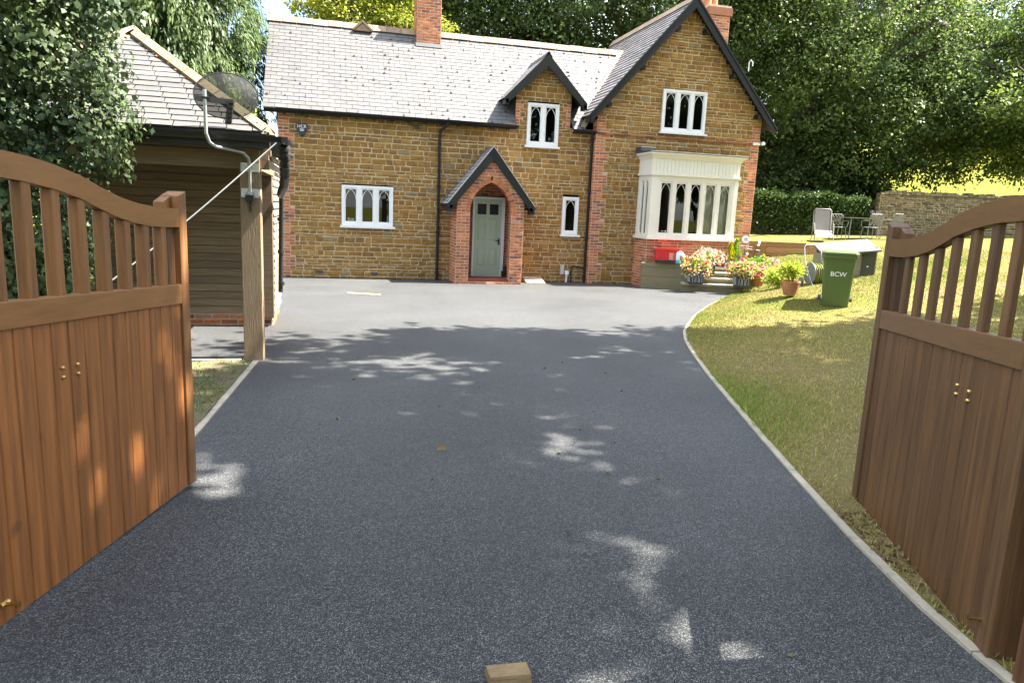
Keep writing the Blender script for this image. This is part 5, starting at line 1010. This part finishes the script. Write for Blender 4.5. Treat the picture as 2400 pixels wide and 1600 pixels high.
def mchair(x, y, yaw, label, first=True):
    z = gz(x, y); t = thing('metal_chair', label, 'garden chair', (x, y, z), 'garden chairs on the upper lawn'); Q2 = lambda p: tuple(Vector((x, y, z))+Matrix.Rotation(yaw, 3, 'Z')@Vector(p))
    b = MB(); b.tube([Q2((.22*math.cos(a), .22*math.sin(a), .44)) for a in np.linspace(0, 6.2832, 17)], .013, 6, cap=False)
    for k in range(5): a = -.16+k*.08; b.tube([Q2((a, -.2, .44)), Q2((a, .2, .44))], .009, 5)
    b.build('seat', M['tube'], t)
    b = MB(); b.tube([Q2(p) for p in ((-.20, .21, .44), (-.22, .27, .84), (-.18, .28, .89), (.18, .28, .89), (.22, .27, .84), (.20, .21, .44))], .014, 8)
    for k in range(6):
        for s_ in (-1, 1):
            x0 = -.36+k*.12; pts = []
            for q in (0, 1): xx = x0+s_*(q-.5)*.36; pts.append((max(-.2, min(.2, xx)), .25, .5+.37*q))
            b.tube([Q2(pts[0]), Q2(pts[1])], .011, 5)
    b.build('backrest', M['tube'], t)
    for sx_ in (-1, 1):
        for sy_ in (-1, 1): b = MB(); b.tube([Q2((sx_*.19, sy_*.18, .44)), Q2((sx_*.22, sy_*.22, 0))], .013, 6); b.build('leg', M['tube'], t)
        b = MB(); b.tube([Q2(p) for p in ((sx_*.22, .24, .66), (sx_*.27, .05, .68), (sx_*.27, -.18, .64), (sx_*.22, -.2, .45))], .012, 6); b.build('armrest', M['tube'], t)
mchair(17.62, 22.3, rad(-20), 'metal lattice back chair at the left end of the garden table')
mchair(18.35, 21.55, rad(170), 'metal chair on the near side of the garden table, left of two')
mchair(19.1, 21.45, rad(185), 'metal chair on the near side of the garden table, right of two')
x, y = 18.75, 22.35; z = gz(x, y); tb = thing('garden_table', 'long metal garden table on the upper lawn', 'table', (x, y, z)); b = MB(); yw = Matrix.Rotation(rad(-8), 3, 'Z'); T2 = lambda p: tuple(Vector((x, y, z))+yw@Vector(p))
b.hexa([T2(p) for p in ((-.85, -.42, .71), (.85, -.42, .71), (.85, .42, .71), (-.85, .42, .71), (-.85, -.42, .735), (.85, -.42, .735), (.85, .42, .735), (-.85, .42, .735))]); b.build('tabletop', M['tube'], tb)
for sx_ in (-1, 1):
    for sy_ in (-1, 1): b = MB(); b.tube([T2((sx_*.75, sy_*.36, .71)), T2((sx_*.78, sy_*.38, 0))], .018, 8); b.build('leg', M['tube'], tb)
o = Vector(T2((.35, 0, .735))); pp_ = pot('table_plant', 'spiky dark plant in a small pot on the garden table', 'plant', o, [(.07, 0), (.10, .14), (.085, .14)], 'greyplastic')
rg = np.random.default_rng(5); n = 60; th = rg.uniform(0, 6.28, n); D = unit(np.c_[np.cos(th), np.sin(th), rg.uniform(.3, 1.4, n)]); leaves('foliage', np.repeat(np.array(o)[None]+[0, 0, .12], n, 0), D, unit(np.c_[-np.sin(th), np.cos(th), np.ones(n)*.5]), rg.uniform(.16, .30, n), np.full(n, .03), np.array([(.10, .09, .10)])*rg.uniform(.6, 1.6, (n, 1)), M['leaf'], pp_)

# ------------------------------------------------------------------ garden wall
gw = thing('garden_wall', 'tall mossy rubble stone wall along the back of the lawn', 'wall', (24, 23, -.3)); b = MB()
A, Bv = Vector((21.0, 24.35, 0)), Vector((29.5, 21.0, 0)); U = (Bv-A).normalized(); Nv = Vector((U.y, -U.x, 0)); Lw = (Bv-A).length
def rubcol(): k = R_.uniform(.6, 1.3); c = (.20, .155, .085) if R_.random() < .7 else (.15, .135, .075); return tuple(x*k for x in c)
masonry(b, A, U, Nv, rows_stone(-.7, 1.22, .05, .12), lambda p, q: [(0, Lw)], lambda r, f: R_.uniform(.09, .3), .016, .03, rubcol, .012, .016)
masonry(b, A, -Nv, -U, rows_stone(-.7, 1.22, .05, .12), lambda p, q: [(-.0, .45)], lambda r, f: R_.uniform(.09, .3), .016, .03, rubcol, .012, .016)
s = 0
while s < Lw:
    wd = R_.uniform(.10, .22); h = R_.uniform(.06, .17); p = A+U*s; q = A+U*min(s+wd-.01, Lw); tl = R_.uniform(-.04, .04); b.hexa([p+Nv*.06+Vector((0, 0, 1.21)), q+Nv*.06+Vector((0, 0, 1.21)), q-Nv*.5+Vector((0, 0, 1.21)), p-Nv*.5+Vector((0, 0, 1.21)), p+Nv*.03+Vector((0, 0, 1.21+h)), q+Nv*.03+Vector((0, 0, 1.21+h+tl)), q-Nv*.47+Vector((0, 0, 1.21+h+tl)), p-Nv*.47+Vector((0, 0, 1.21+h))], 0, rubcol()); s += wd
b.build('stonework', [M['rubble'], M['mortar']], gw)

# ------------------------------------------------------------------ trees
def crown(parent, blobs, n, size, c_lo, c_hi, seed, clump=.7, droop=.15, asp=.6, m='leaf', dens_top=0, name='crown'):
    rg = np.random.default_rng(seed); Ps, Ds, Ns, Ls, Cs = [], [], [], [], []
    vol = np.array([np.prod(r)**.67 for _, r in blobs]); vol = vol/vol.sum()
    for (c, r), fr in zip(blobs, vol):
        k = int(n*fr); nc = max(6, k//70); d = unit(rg.normal(size=(nc, 3))); rr = rg.uniform(.35, 1, nc)**.55
        cc = np.array(c)+d*np.array(r)*rr[:, None]; tone = np.clip(rg.normal(.45, .28, nc), 0, 1); cs = clump*rg.uniform(.55, 1.35, nc)
        ix = rg.integers(0, nc, k); off = rg.normal(0, 1, (k, 3))*cs[ix][:, None]*np.array([.55, .55, .32]); P = cc[ix]+off
        out = unit(P-np.array(c)); D = unit(out*.5+rg.normal(0, .55, (k, 3))-np.array([0, 0, droop])); Nn = unit(np.array([0, 0, 1.0])+out*.4+rg.normal(0, .45, (k, 3)))
        Ps.append(P); Ds.append(D); Ns.append(Nn); Ls.append(size*rg.uniform(.65, 1.35, k)); t = np.clip(tone[ix]+rg.normal(0, .18, k), 0, 1); Cs.append(lerpcol(c_lo, c_hi, t))
    L = np.concatenate(Ls); return leaves(name, np.concatenate(Ps), np.concatenate(Ds), np.concatenate(Ns), L, L*asp, np.concatenate(Cs), M[m], parent)
def limb(mb, p, d, ln, r, depth, rg, spread=.5):
    p = Vector(p); d = Vector(d).normalized(); pts = [p]; rs = [r]; cur = d
    for k in range(4):
        cur = (cur+Vector(rg.normal(0, .13, 3))+Vector((0, 0, .03))).normalized(); p = p+cur*ln/4; pts.append(p); rs.append(r*(1-.16*(k+1)))
    mb.tube(pts, rs, 9 if r > .1 else 6)
    if depth:
        for k in range(3 if depth > 1 else 2):
            q = pts[2+(k % 3)]; nd = (cur+Vector(rg.normal(0, spread, 3))).normalized(); limb(mb, q, nd, ln*.72, r*.55, depth-1, rg, spread)
def tree(name, label, base, trunk, r, limbs, blobs, n, size, lo, hi, seed, group=None, cat='tree', **k):
    t = thing(name, label, cat, base, group); rg = np.random.default_rng(seed+500); b = MB(); pts = [Vector(base)+Vector((0, 0, -.3))]+[Vector(p) for p in trunk]
    rs = [r*1.35]+[r*(1-.5*(q/len(trunk))) for q in range(len(trunk))]; b.tube(pts, rs, 12)
    for (i, d, ln, rr) in limbs: limb(b, pts[i], d, ln, rr, 2, rg)
    b.build('trunk', M['bark'], t, smooth='all'); crown(t, blobs, n, size, lo, hi, seed, **k); return t
DK, MD, LT = (.058, .10, .032), (.08, .13, .03), (.17, .23, .05)
G_ = 'trees behind the cottage'
tree('spreading_tree', 'huge spreading dark tree with a thick leaning trunk right of the cottage', (20.3, 30, -.5), [(20.2, 30, 1), (20.4, 30, 3), (21.2, 29.8, 5), (22, 29.6, 7.5), (22.6, 29.4, 10)], .75,
     [(2, (-.8, .1, .7), 5, .32), (3, (.9, -.3, .8), 6, .4), (3, (-.5, -.3, .9), 5, .3), (4, (1, .2, .5), 6, .35), (4, (-.9, .2, .6), 5, .3), (5, (.3, -.4, .8), 5, .28), (4, (.6, -.8, .3), 5, .25)],
     [((20.5, 29, 6.0), (4.5, 4, 3.0)), ((24.5, 28, 4.6), (4.6, 3.4, 2.4)), ((22.5, 30, 9), (6.5, 5, 4)), ((18.0, 30, 8.8), (4, 4, 3.5)), ((28, 27.5, 6.2), (4.0, 3.5, 3.2)), ((22, 27.5, 3.0), (2.6, 1.6, 1.4)), ((25.5, 27.2, 2.9), (2.8, 1.4, 1.1))], 120000, .165, DK, LT, 1, G_, clump=.75)
tree('spreading_tree', 'tall tree with bright leaf edges at the right end of the garden wall', (30.5, 25.5, -.2), [(30.4, 25.5, 2), (30.2, 25.4, 4.5), (30, 25.3, 8)], .4, [(2, (-.8, -.3, .6), 4, .2), (2, (.8, -.2, .6), 4, .2), (3, (-.4, .4, .8), 4, .2)],
     [((29.2, 24.2, 4.6), (3.6, 2.6, 2.6)), ((30.5, 25, 8), (4, 3.4, 3.2)), ((27.2, 24.5, 3.3), (2.2, 1.6, 1.2)), ((26.8, 22.6, 4.7), (2.7, 1.5, 1.2)), ((30.5, 22, 5.6), (3.4, 2, 1.8))], 62000, .15, (.05, .09, .022), (.20, .26, .045), 2, G_, clump=.65)
tree('broad_tree', 'dense dark tree rising directly behind the gabled wing', (13.5, 31, -.8), [(13.5, 31, 3), (13.4, 31, 6), (13.2, 31, 10)], .55, [(2, (-.7, -.2, .8), 5, .3), (2, (.8, -.2, .7), 5, .3), (3, (.1, -.6, .8), 4, .25)],
     [((13.5, 30.5, 6.8), (4.6, 3.6, 3.8)), ((10.0, 30, 8.6), (3.6, 3.4, 3.2)), ((15.8, 30, 4.0), (2.6, 2.2, 2.6)), ((14.5, 30, 10), (5, 4, 3))], 75000, .16, (.055, .095, .035), (.14, .19, .055), 3, G_, clump=.8)
tree('broad_tree', 'dark tree filling the sky above the middle of the slate ridge', (6.3, 33, -.8), [(6.3, 33, 3), (6.2, 33, 6), (6.4, 33, 10)], .5, [(2, (-.7, -.2, .8), 5, .3), (2, (.8, -.2, .7), 5, .3), (3, (.1, -.6, .8), 4, .25)],
     [((6.6, 32, 7.8), (3.6, 3.4, 3.6)), ((8.8, 32, 5.6), (3, 2.6, 2.4)), ((5.2, 32, 10), (3, 3, 3))], 52000, .17, (.04, .07, .025), (.12, .17, .04), 4, G_, clump=.8)
tree('maple_tree', 'sunlit yellow green tree left of the ridge chimney', (1.6, 27, -1), [(1.6, 27, 3), (1.5, 27, 5), (1.4, 27, 7)], .25, [(2, (-.8, -.2, .7), 2.5, .13), (2, (.8, -.2, .6), 2.5, .13), (3, (.1, -.6, .8), 2, .1)],
     [((.5, 26.6, 6.35), (1.7, 1.3, .95)), ((2.5, 26.6, 6.2), (1.2, 1, .7)), ((1.4, 27, 7.6), (1.7, 1.4, 1.2)), ((3.3, 27, 6.3), (.8, .7, .8))], 15000, .13, (.14, .19, .022), (.36, .36, .045), 5, G_, clump=.42)
tree('broad_tree', 'dark blue green tree further back behind the yellow green one', (1.8, 38, -1), [(1.8, 38, 3), (1.8, 38, 6), (1.9, 38, 10)], .5, [(2, (-.7, -.2, .8), 5, .3), (2, (.8, -.2, .7), 5, .3)],
     [((2.2, 37, 9.6), (2.6, 3, 2.8)), ((4, 37, 11.5), (3, 3, 2.5)), ((3.6, 37, 7.6), (2.4, 2.4, 2))], 24000, .2, (.05, .085, .035), (.14, .18, .05), 6, G_, clump=.8)
tree('broad_tree', 'tall green tree far behind the garden wall', (27, 40, -.5), [(27, 40, 3), (27, 40, 6), (27.2, 40, 10)], .5, [(2, (-.7, -.2, .8), 5, .3), (2, (.8, -.2, .7), 5, .3)],
     [((26, 39, 9.5), (6, 3.5, 4.5)), ((33, 38, 9.5), (5.5, 3.5, 5)), ((30, 39, 13), (7, 4, 4)), ((38, 37, 9), (5, 3.5, 5))], 62000, .24, (.04, .075, .025), (.16, .22, .05), 26, G_, clump=.9)
# drooping conifer behind the cart shed
cf_ = thing('weeping_conifer', 'tall drooping conifer behind the cart shed roof', 'conifer', (-4.15, 20.5, -1.8)); b = MB(); b.tube([(-4.15, 20.5, -2), (-4.15, 20.5, 3), (-4.1, 20.5, 9)], [.35, .28, .1], 10); b.build('trunk', M['bark'], cf_, smooth='all')
rg = np.random.default_rng(9); n = 150000; nb = 2300; zc = rg.uniform(-.5, 9, nb); th = rg.uniform(0, 6.283, nb); Rm = np.interp(zc, [-1, 2, 5, 9], [2.3, 2.5, 2.35, 1.7]); rr = Rm*np.sqrt(rg.uniform(.08, 1, nb)); cx = -4.15+rr*np.cos(th); cy = 20.5+rr*np.sin(th)
ix = rg.integers(0, nb, n); s = rg.random(n); outx, outy = np.cos(th[ix]), np.sin(th[ix])
P = np.c_[cx[ix]+outx*s*.35+rg.normal(0, .09, n), cy[ix]+outy*s*.35+rg.normal(0, .09, n), zc[ix]-s*s*.75+rg.normal(0, .07, n)]
D = unit(np.c_[outx*.5, outy*.5, -.35-s]+rg.normal(0, .28, (n, 3))); tone = np.clip(rg.normal(.4, .3, nb)[ix]+s*.25, 0, 1)
leaves('crown', P, D, unit(np.c_[outx, outy, np.full(n, .5)]+rg.normal(0, .4, (n, 3))), rg.uniform(.10, .22, n), rg.uniform(.03, .06, n), lerpcol((.045, .08, .026), (.14, .20, .055), tone), M['leaf'], cf_)
tree('broad_tree', 'leafy green tree at the top left above the shed roof', (-6.5, 21, -1.8), [(-6.5, 21, 2), (-6.4, 21, 5), (-6.2, 21, 8)], .35, [(2, (.8, -.2, .8), 3, .2), (2, (-.8, 0, .8), 3, .2)],
     [((-6, 20.4, 5.4), (2.4, 2, 2.6)), ((-4.9, 20.5, 7.4), (1.6, 1.6, 1.4)), ((-7.5, 20.5, 3.5), (2, 2, 2.5))], 16000, .17, (.05, .09, .02), (.26, .30, .05), 10, G_, clump=.5)
# a shrub between the shed and the cottage
t = thing('corner_shrub', 'bright leafy shrub showing between the shed roof and the cottage corner', 'shrub', (-1.9, 17.5, -1.9)); b = MB(); b.tube([(-1.9, 17.5, -2), (-1.9, 17.5, 1.6)], [.06, .03], 6); b.build('stem', M['bark'], t); puff('foliage', (-1.95, 17.4, 1.1), (.38, .4, 1.1), 1400, .11, [(.16, .22, .03), (.26, .30, .05), (.08, .13, .02)], M['leaf'], t, 91, .4)
# hedge
hd = thing('garden_hedge', 'clipped dark green hedge behind the garden chairs', 'hedge', (18, 25.3, -.6)); rg = np.random.default_rng(12); n = 24000
P = np.c_[rg.uniform(13.2, 20.9, n), 25.3+rg.uniform(-.55, .55, n), -.7+1.75*np.sqrt(rg.random(n))]; face = rg.random(n); P[:, 1] = np.where(face < .6, 24.75+rg.normal(0, .07, n), P[:, 1]); P[:, 2] = np.where((face >= .6) & (face < .85), 1.0+rg.normal(0, .07, n), P[:, 2]); P[:, 2] += .07*np.sin(P[:, 0]*2.1)+.05*np.sin(P[:, 0]*5)
D = unit(rg.normal(0, .7, (n, 3))+np.array([0, -.5, .3])); leaves('foliage', P, D, unit(rg.normal(0, .5, (n, 3))+np.array([0, -.6, .6])), rg.uniform(.07, .13, n), rg.uniform(.045, .08, n), lerpcol((.03, .06, .015), (.09, .15, .025), np.clip(rg.normal(.4, .3, n), 0, 1)), M['leaf'], hd)
b = MB()
for k in range(9): x = 13.6+k*.88; b.tube([(x, 25.4, -.8), (x+.1, 25.4, .2), (x, 25.3, .8)], [.05, .04, .02], 6)
b.build('stem', M['bark'], hd); b = MB(); b.box((13.3, 25.0, -.7), (20.7, 25.6, .85)); b.build('inner_twigs', M['bark'], hd)
# ivy covered tree by the left gate
iv = thing('ivy_clad_tree', 'tall mass of glossy ivy covering a tree beside the left gate', 'ivy', (-2.9, 6.9, -1.7)); b = MB(); b.tube([(-2.9, 6.9, -1.9), (-2.85, 6.9, 0), (-2.95, 6.85, 2.2), (-2.9, 6.8, 4.4)], [.3, .26, .2, .12], 10); b.build('trunk', M['bark'], iv, smooth='all')
rg = np.random.default_rng(14); blobs = [((-2.68, 6.75, -1.1), (.74, .6, .75)), ((-2.66, 6.75, -.2), (.80, .62, .75)), ((-2.62, 6.72, .55), (.95, .66, .6)), ((-2.62, 6.7, 1.05), (.98, .7, .55)), ((-2.72, 6.7, 1.7), (1.2, .75, .7)), ((-2.85, 6.7, 2.6), (1.4, .8, .9)), ((-3.4, 6.7, 3.4), (1.4, .9, .9))]
Ps, Os = [], []
for c, r in blobs:
    k = int(12500*np.prod(r)**.67); d = unit(rg.normal(size=(k, 3))); lump = 1+.10*np.sin(d[:, 0]*7+c[2]*3)+.10*np.sin(d[:, 2]*9+d[:, 1]*5); Ps.append(np.array(c)+d*np.array(r)*(rg.uniform(.80, 1.06, k)*lump)[:, None]); Os.append(d)
for q in range(34):      # trailing shoots
    a = rg.uniform(-1.2, 1.0); c, r = blobs[rg.integers(0, 6)]; st_ = np.array(c)+np.array([math.cos(a)*r[0], -abs(math.sin(a))*r[1]*.8-.1, rg.uniform(-.4, .4)*r[2]]); k = 26; s = np.linspace(0, 1, k); dr = np.array([rg.uniform(.1, .3), -.05, rg.uniform(-.5, .1)]); Ps.append(st_+s[:, None]*dr+np.c_[np.zeros(k), np.zeros(k), -.12*s*s]+rg.normal(0, .022, (k, 3))); Os.append(np.repeat(unit(np.array([[.6, -.7, .2]])), k, 0))
P = np.concatenate(Ps); O_ = np.concatenate(Os); n = len(P); D = unit(O_*.25+np.array([0, 0, -.75])+rg.normal(0, .45, (n, 3))); Nn = unit(O_+np.array([0, 0, .5])+rg.normal(0, .33, (n, 3))); L = rg.uniform(.030, .066, n)
tone = np.clip(rg.normal(.35, .25, n)+.2*np.sin(P[:, 2]*3+P[:, 0]*4), 0, 1); leaves('ivy', P, D, Nn, L, L*.85, lerpcol((.03, .054, .023), (.11, .155, .05), tone), M['ivyleaf'], iv)
# trees outside the frame on the right whose canopy shades the drive
def shade(label, base, top, blobs, n, seed, size=.24):
    return tree('shade_tree', label, base, [(base[0], base[1], 2), (base[0]-.1, base[1], 5), top], .38, [(2, (-.8, .1, .6), 3.5, .2), (3, (.5, .6, .7), 3.5, .2), (3, (-.3, -.7, .8), 3.5, .2)], blobs, n, size, (.03, .06, .015), (.13, .19, .03), seed, 'trees overhanging the drive', clump=.52, asp=.75)
shade('tall tree out of view on the right whose shadow edge crosses the drive', (14.5, 4.5, -1.2), (13.2, 4.6, 9), [((9.0, 6.7, 8.6), (3.6, 3.3, 2.0)), ((12.8, 6.8, 9.4), (3.6, 3.2, 2.4)), ((16.4, 6.9, 9.0), (3.2, 3.0, 2.2))], 26000, 25)
shade('second tree out of view on the right shading the gateway', (13, -1.5, -1.3), (12, -1.2, 9), [((8.0, 1.6, 8.0), (3.2, 3.0, 2.0)), ((11.4, 1.2, 9), (3.6, 3.2, 2.4)), ((6.6, -1.6, 7.6), (2.8, 2.8, 1.9)), ((5.4, 4.4, 8.4), (2.7, 2.8, 1.4)), ((4.9, 1.4, 8.0), (2.5, 2.6, .75))], 27000, 33, .24)

# trees across the lane behind the camera, mirrored in the cottage windows
for k, (x, y, h) in enumerate(((-11, -17, 9.5), (-2, -20, 11), (8, -18, 10), (17, -14, 9), (25, -7, 9.5), (31, -10, 11), (36, -2, 10))):
    tree('lane_tree', ('wide tree across the lane, far left', 'tallest tree across the lane', 'rounded tree across the lane, right of the tallest', 'tree across the lane, opposite the right gate', 'dark field edge tree beyond the lawn, nearest the lane', 'tall field edge tree beyond the lawn', 'field edge tree beyond the lawn, furthest from the lane')[k]+', seen only in window reflections', (x, y, -1.6), [(x, y, 2), (x, y, 4), (x, y, h-2)], .35, [(2, (.7, .1, .7), 3, .2), (2, (-.7, .1, .7), 3, .2)], [((x, y, h*.5), (5, 3, h*.52)), ((x+1, y, h*.8), (3.5, 3, 3))], 7000, .55, (.04, .07, .02), (.14, .2, .04), 120+k, 'trees across the lane', clump=1.1)
for lab, x0, x1, y0, y1 in (('added tall hedge right of the gateway, out of view, blocking sky light', 3.0, 9.5, .35, -.6), ('added tall hedge left of the gateway, out of view, blocking sky light', -7.5, -1.9, 1.2, 1.9)):  # unseen hedges added to block sky light and darken the near drive
    t = thing('added_hedge', lab, 'hedge', ((x0+x1)/2, (y0+y1)/2, -1.65)); b = MB(); b.hexa([(x, y+d, z) for z in (-1.7, .5) for x, y, d in ((x0+.2, y0, -.2), (x1-.2, y1, -.2), (x1-.2, y1, .2), (x0+.2, y0, .2))]); b.build('stem', M['bark'], t)
    rg = np.random.default_rng(77); n = 9000; s_ = rg.random(n); P = np.c_[x0+(x1-x0)*s_, y0+(y1-y0)*s_+rg.uniform(-.45, .45, n), -1.65+2.5*rg.random(n)**.8]; leaves('foliage', P, rg.normal(size=(n, 3)), unit(rg.normal(size=(n, 3))), rg.uniform(.08, .16, n), rg.uniform(.06, .1, n), lerpcol((.04, .07, .02), (.12, .17, .035), rg.random(n)), M['leaf'], t)
# undergrowth behind the hedge
for k, (x, y, w_, h) in enumerate(((14.5, 28.5, 2.6, 2.6), (17.5, 29, 2.4, 3.2), (23.0, 30.5, 2.8, 3.6), (20.0, 33, 3.4, 4.6), (12, 28, 2.4, 3.4), (25.0, 31.5, 2.6, 3.4), (19.3, 28.0, 2.2, 3.0), (22.6, 28.6, 2.4, 3.1))):
    t = thing('laurel_bush', ('dark laurel bush beside the cottage, above the hedge', 'dark laurel bush left of the thick leaning trunk', 'dark laurel bush right of the thick leaning trunk', 'dark laurel bush behind the thick leaning trunk', 'dark laurel bush hidden behind the cottage gable', 'dark laurel bush over the left end of the rubble wall', 'dark laurel bush just above the hedge, behind the reclining chair', 'dark laurel bush just above the hedge, behind the garden table')[k], 'bush', (x, y, -.7), 'laurel bushes behind the hedge'); b = MB()
    for q in range(5): a = q*1.25; b.tube([(x, y, -.8), (x+w_*.4*math.cos(a), y+w_*.3*math.sin(a), h*.6)], [.07, .03], 6)
    b.build('stem', M['bark'], t); crown(t, [((x, y, h*.42), (w_, 1.3, h*.55))], 11000, .16, (.03, .055, .018), (.11, .16, .035), 140+k, clump=.5, name='foliage')

rg = np.random.default_rng(31); n = 650; gy = rg.uniform(1.2, 3.3, n)**1.0; off = rg.random(n)**1.6; gx = edge(gy)+.045+off*np.interp(gy, [1.2, 2.2, 2.7, 3.6], [.9, .5, .2, .12]); P = np.c_[gx, gy, H(gx, gy)+rg.uniform(.002, .012, n)]
tag(leaves('leaf_litter', P, unit(np.c_[rg.normal(size=(n, 2)), rg.normal(0, .25, n)]), unit(np.c_[rg.normal(0, .4, (n, 2)), np.ones(n)]), rg.uniform(.012, .045, n), rg.uniform(.006, .022, n), lerpcol((.06, .04, .022), (.26, .18, .09), rg.random(n)), M['blade']), 'brown leaf litter and twigs along the foot of the right gate', 'leaf litter', kind='stuff')
# ------------------------------------------------------------------ bits fallen on the tarmac
spots = [(.75, 4.76), (1.74, 4.11), (.61, 4.18), (1.70, 2.12), (.22, 7.0), (2.04, 3.98), (1.4, 6.6), (2.3, 7.4), (2.6, 7.7), (1.9, 5.1), (2.75, 6.3), (1.1, 4.9), (.05, 5.6), (2.9, 7.1), (1.55, 4.55), (.3, 8.1), (1.2, 3.3), (2.2, 5.6), (1.75, 4.8), (.9, 5.9), (2.05, 4.75), (3.2, 8.0)]
for k, (x, y) in enumerate(spots[1:]):
    z = gd(x, y); b = MB(); r = R_.uniform(.006, .013)
    if k % 3: b.lathe([(0, 0), (r*.8, r*.4), (r, r), (r*.7, r*1.6), (0, r*1.9)], (x, y, z), 8); o_ = b.build('fallen_fruit', mat('green_fruit', (.10, .13, .04), .6) if k == 1 else bpy.data.materials['green_fruit'], None, smooth=True); tag(o_, 'tiny green fruit dropped on the tarmac', 'fruit', 'tiny green fruits on the drive')
    else:
        a = R_.uniform(0, 6.28); c, s_ = math.cos(a)*.022, math.sin(a)*.022; b.face([(x-c, y-s_, z+.004), (x+s_*.5, y-c*.5, z+.014), (x+c, y+s_, z+.006), (x-s_*.5, y+c*.5, z+.016)], 0, (.12, .16, .04)); b.face([(x-c, y-s_, z+.003), (x-s_*.5, y+c*.5, z+.015), (x+c, y+s_, z+.005), (x+s_*.5, y-c*.5, z+.013)], 0, (.12, .16, .04)); tag(b.build('fallen_leaf', M['leaf'], None), 'small green leaf lying on the tarmac', 'leaf', 'small leaves on the drive')
x, y = spots[0]; z = gd(x, y); b = MB(); P_ = [[(x-.03, y-.02, z+.004), (x+.03, y-.025, z+.004)], [(x-.028, y, z+.006), (x+.032, y-.004, z+.008)], [(x-.018, y+.014, z+.022), (x+.026, y+.012, z+.03)], [(x-.005, y+.006, z+.042), (x+.018, y+.004, z+.046)]]
for q in range(3): b.face([P_[q][0], P_[q][1], P_[q+1][1], P_[q+1][0]], 0, (.30, .21, .11))
tag(b.build('curled_leaf', M['leaf'], None), 'curled dry brown leaf in the middle of the drive', 'leaf')
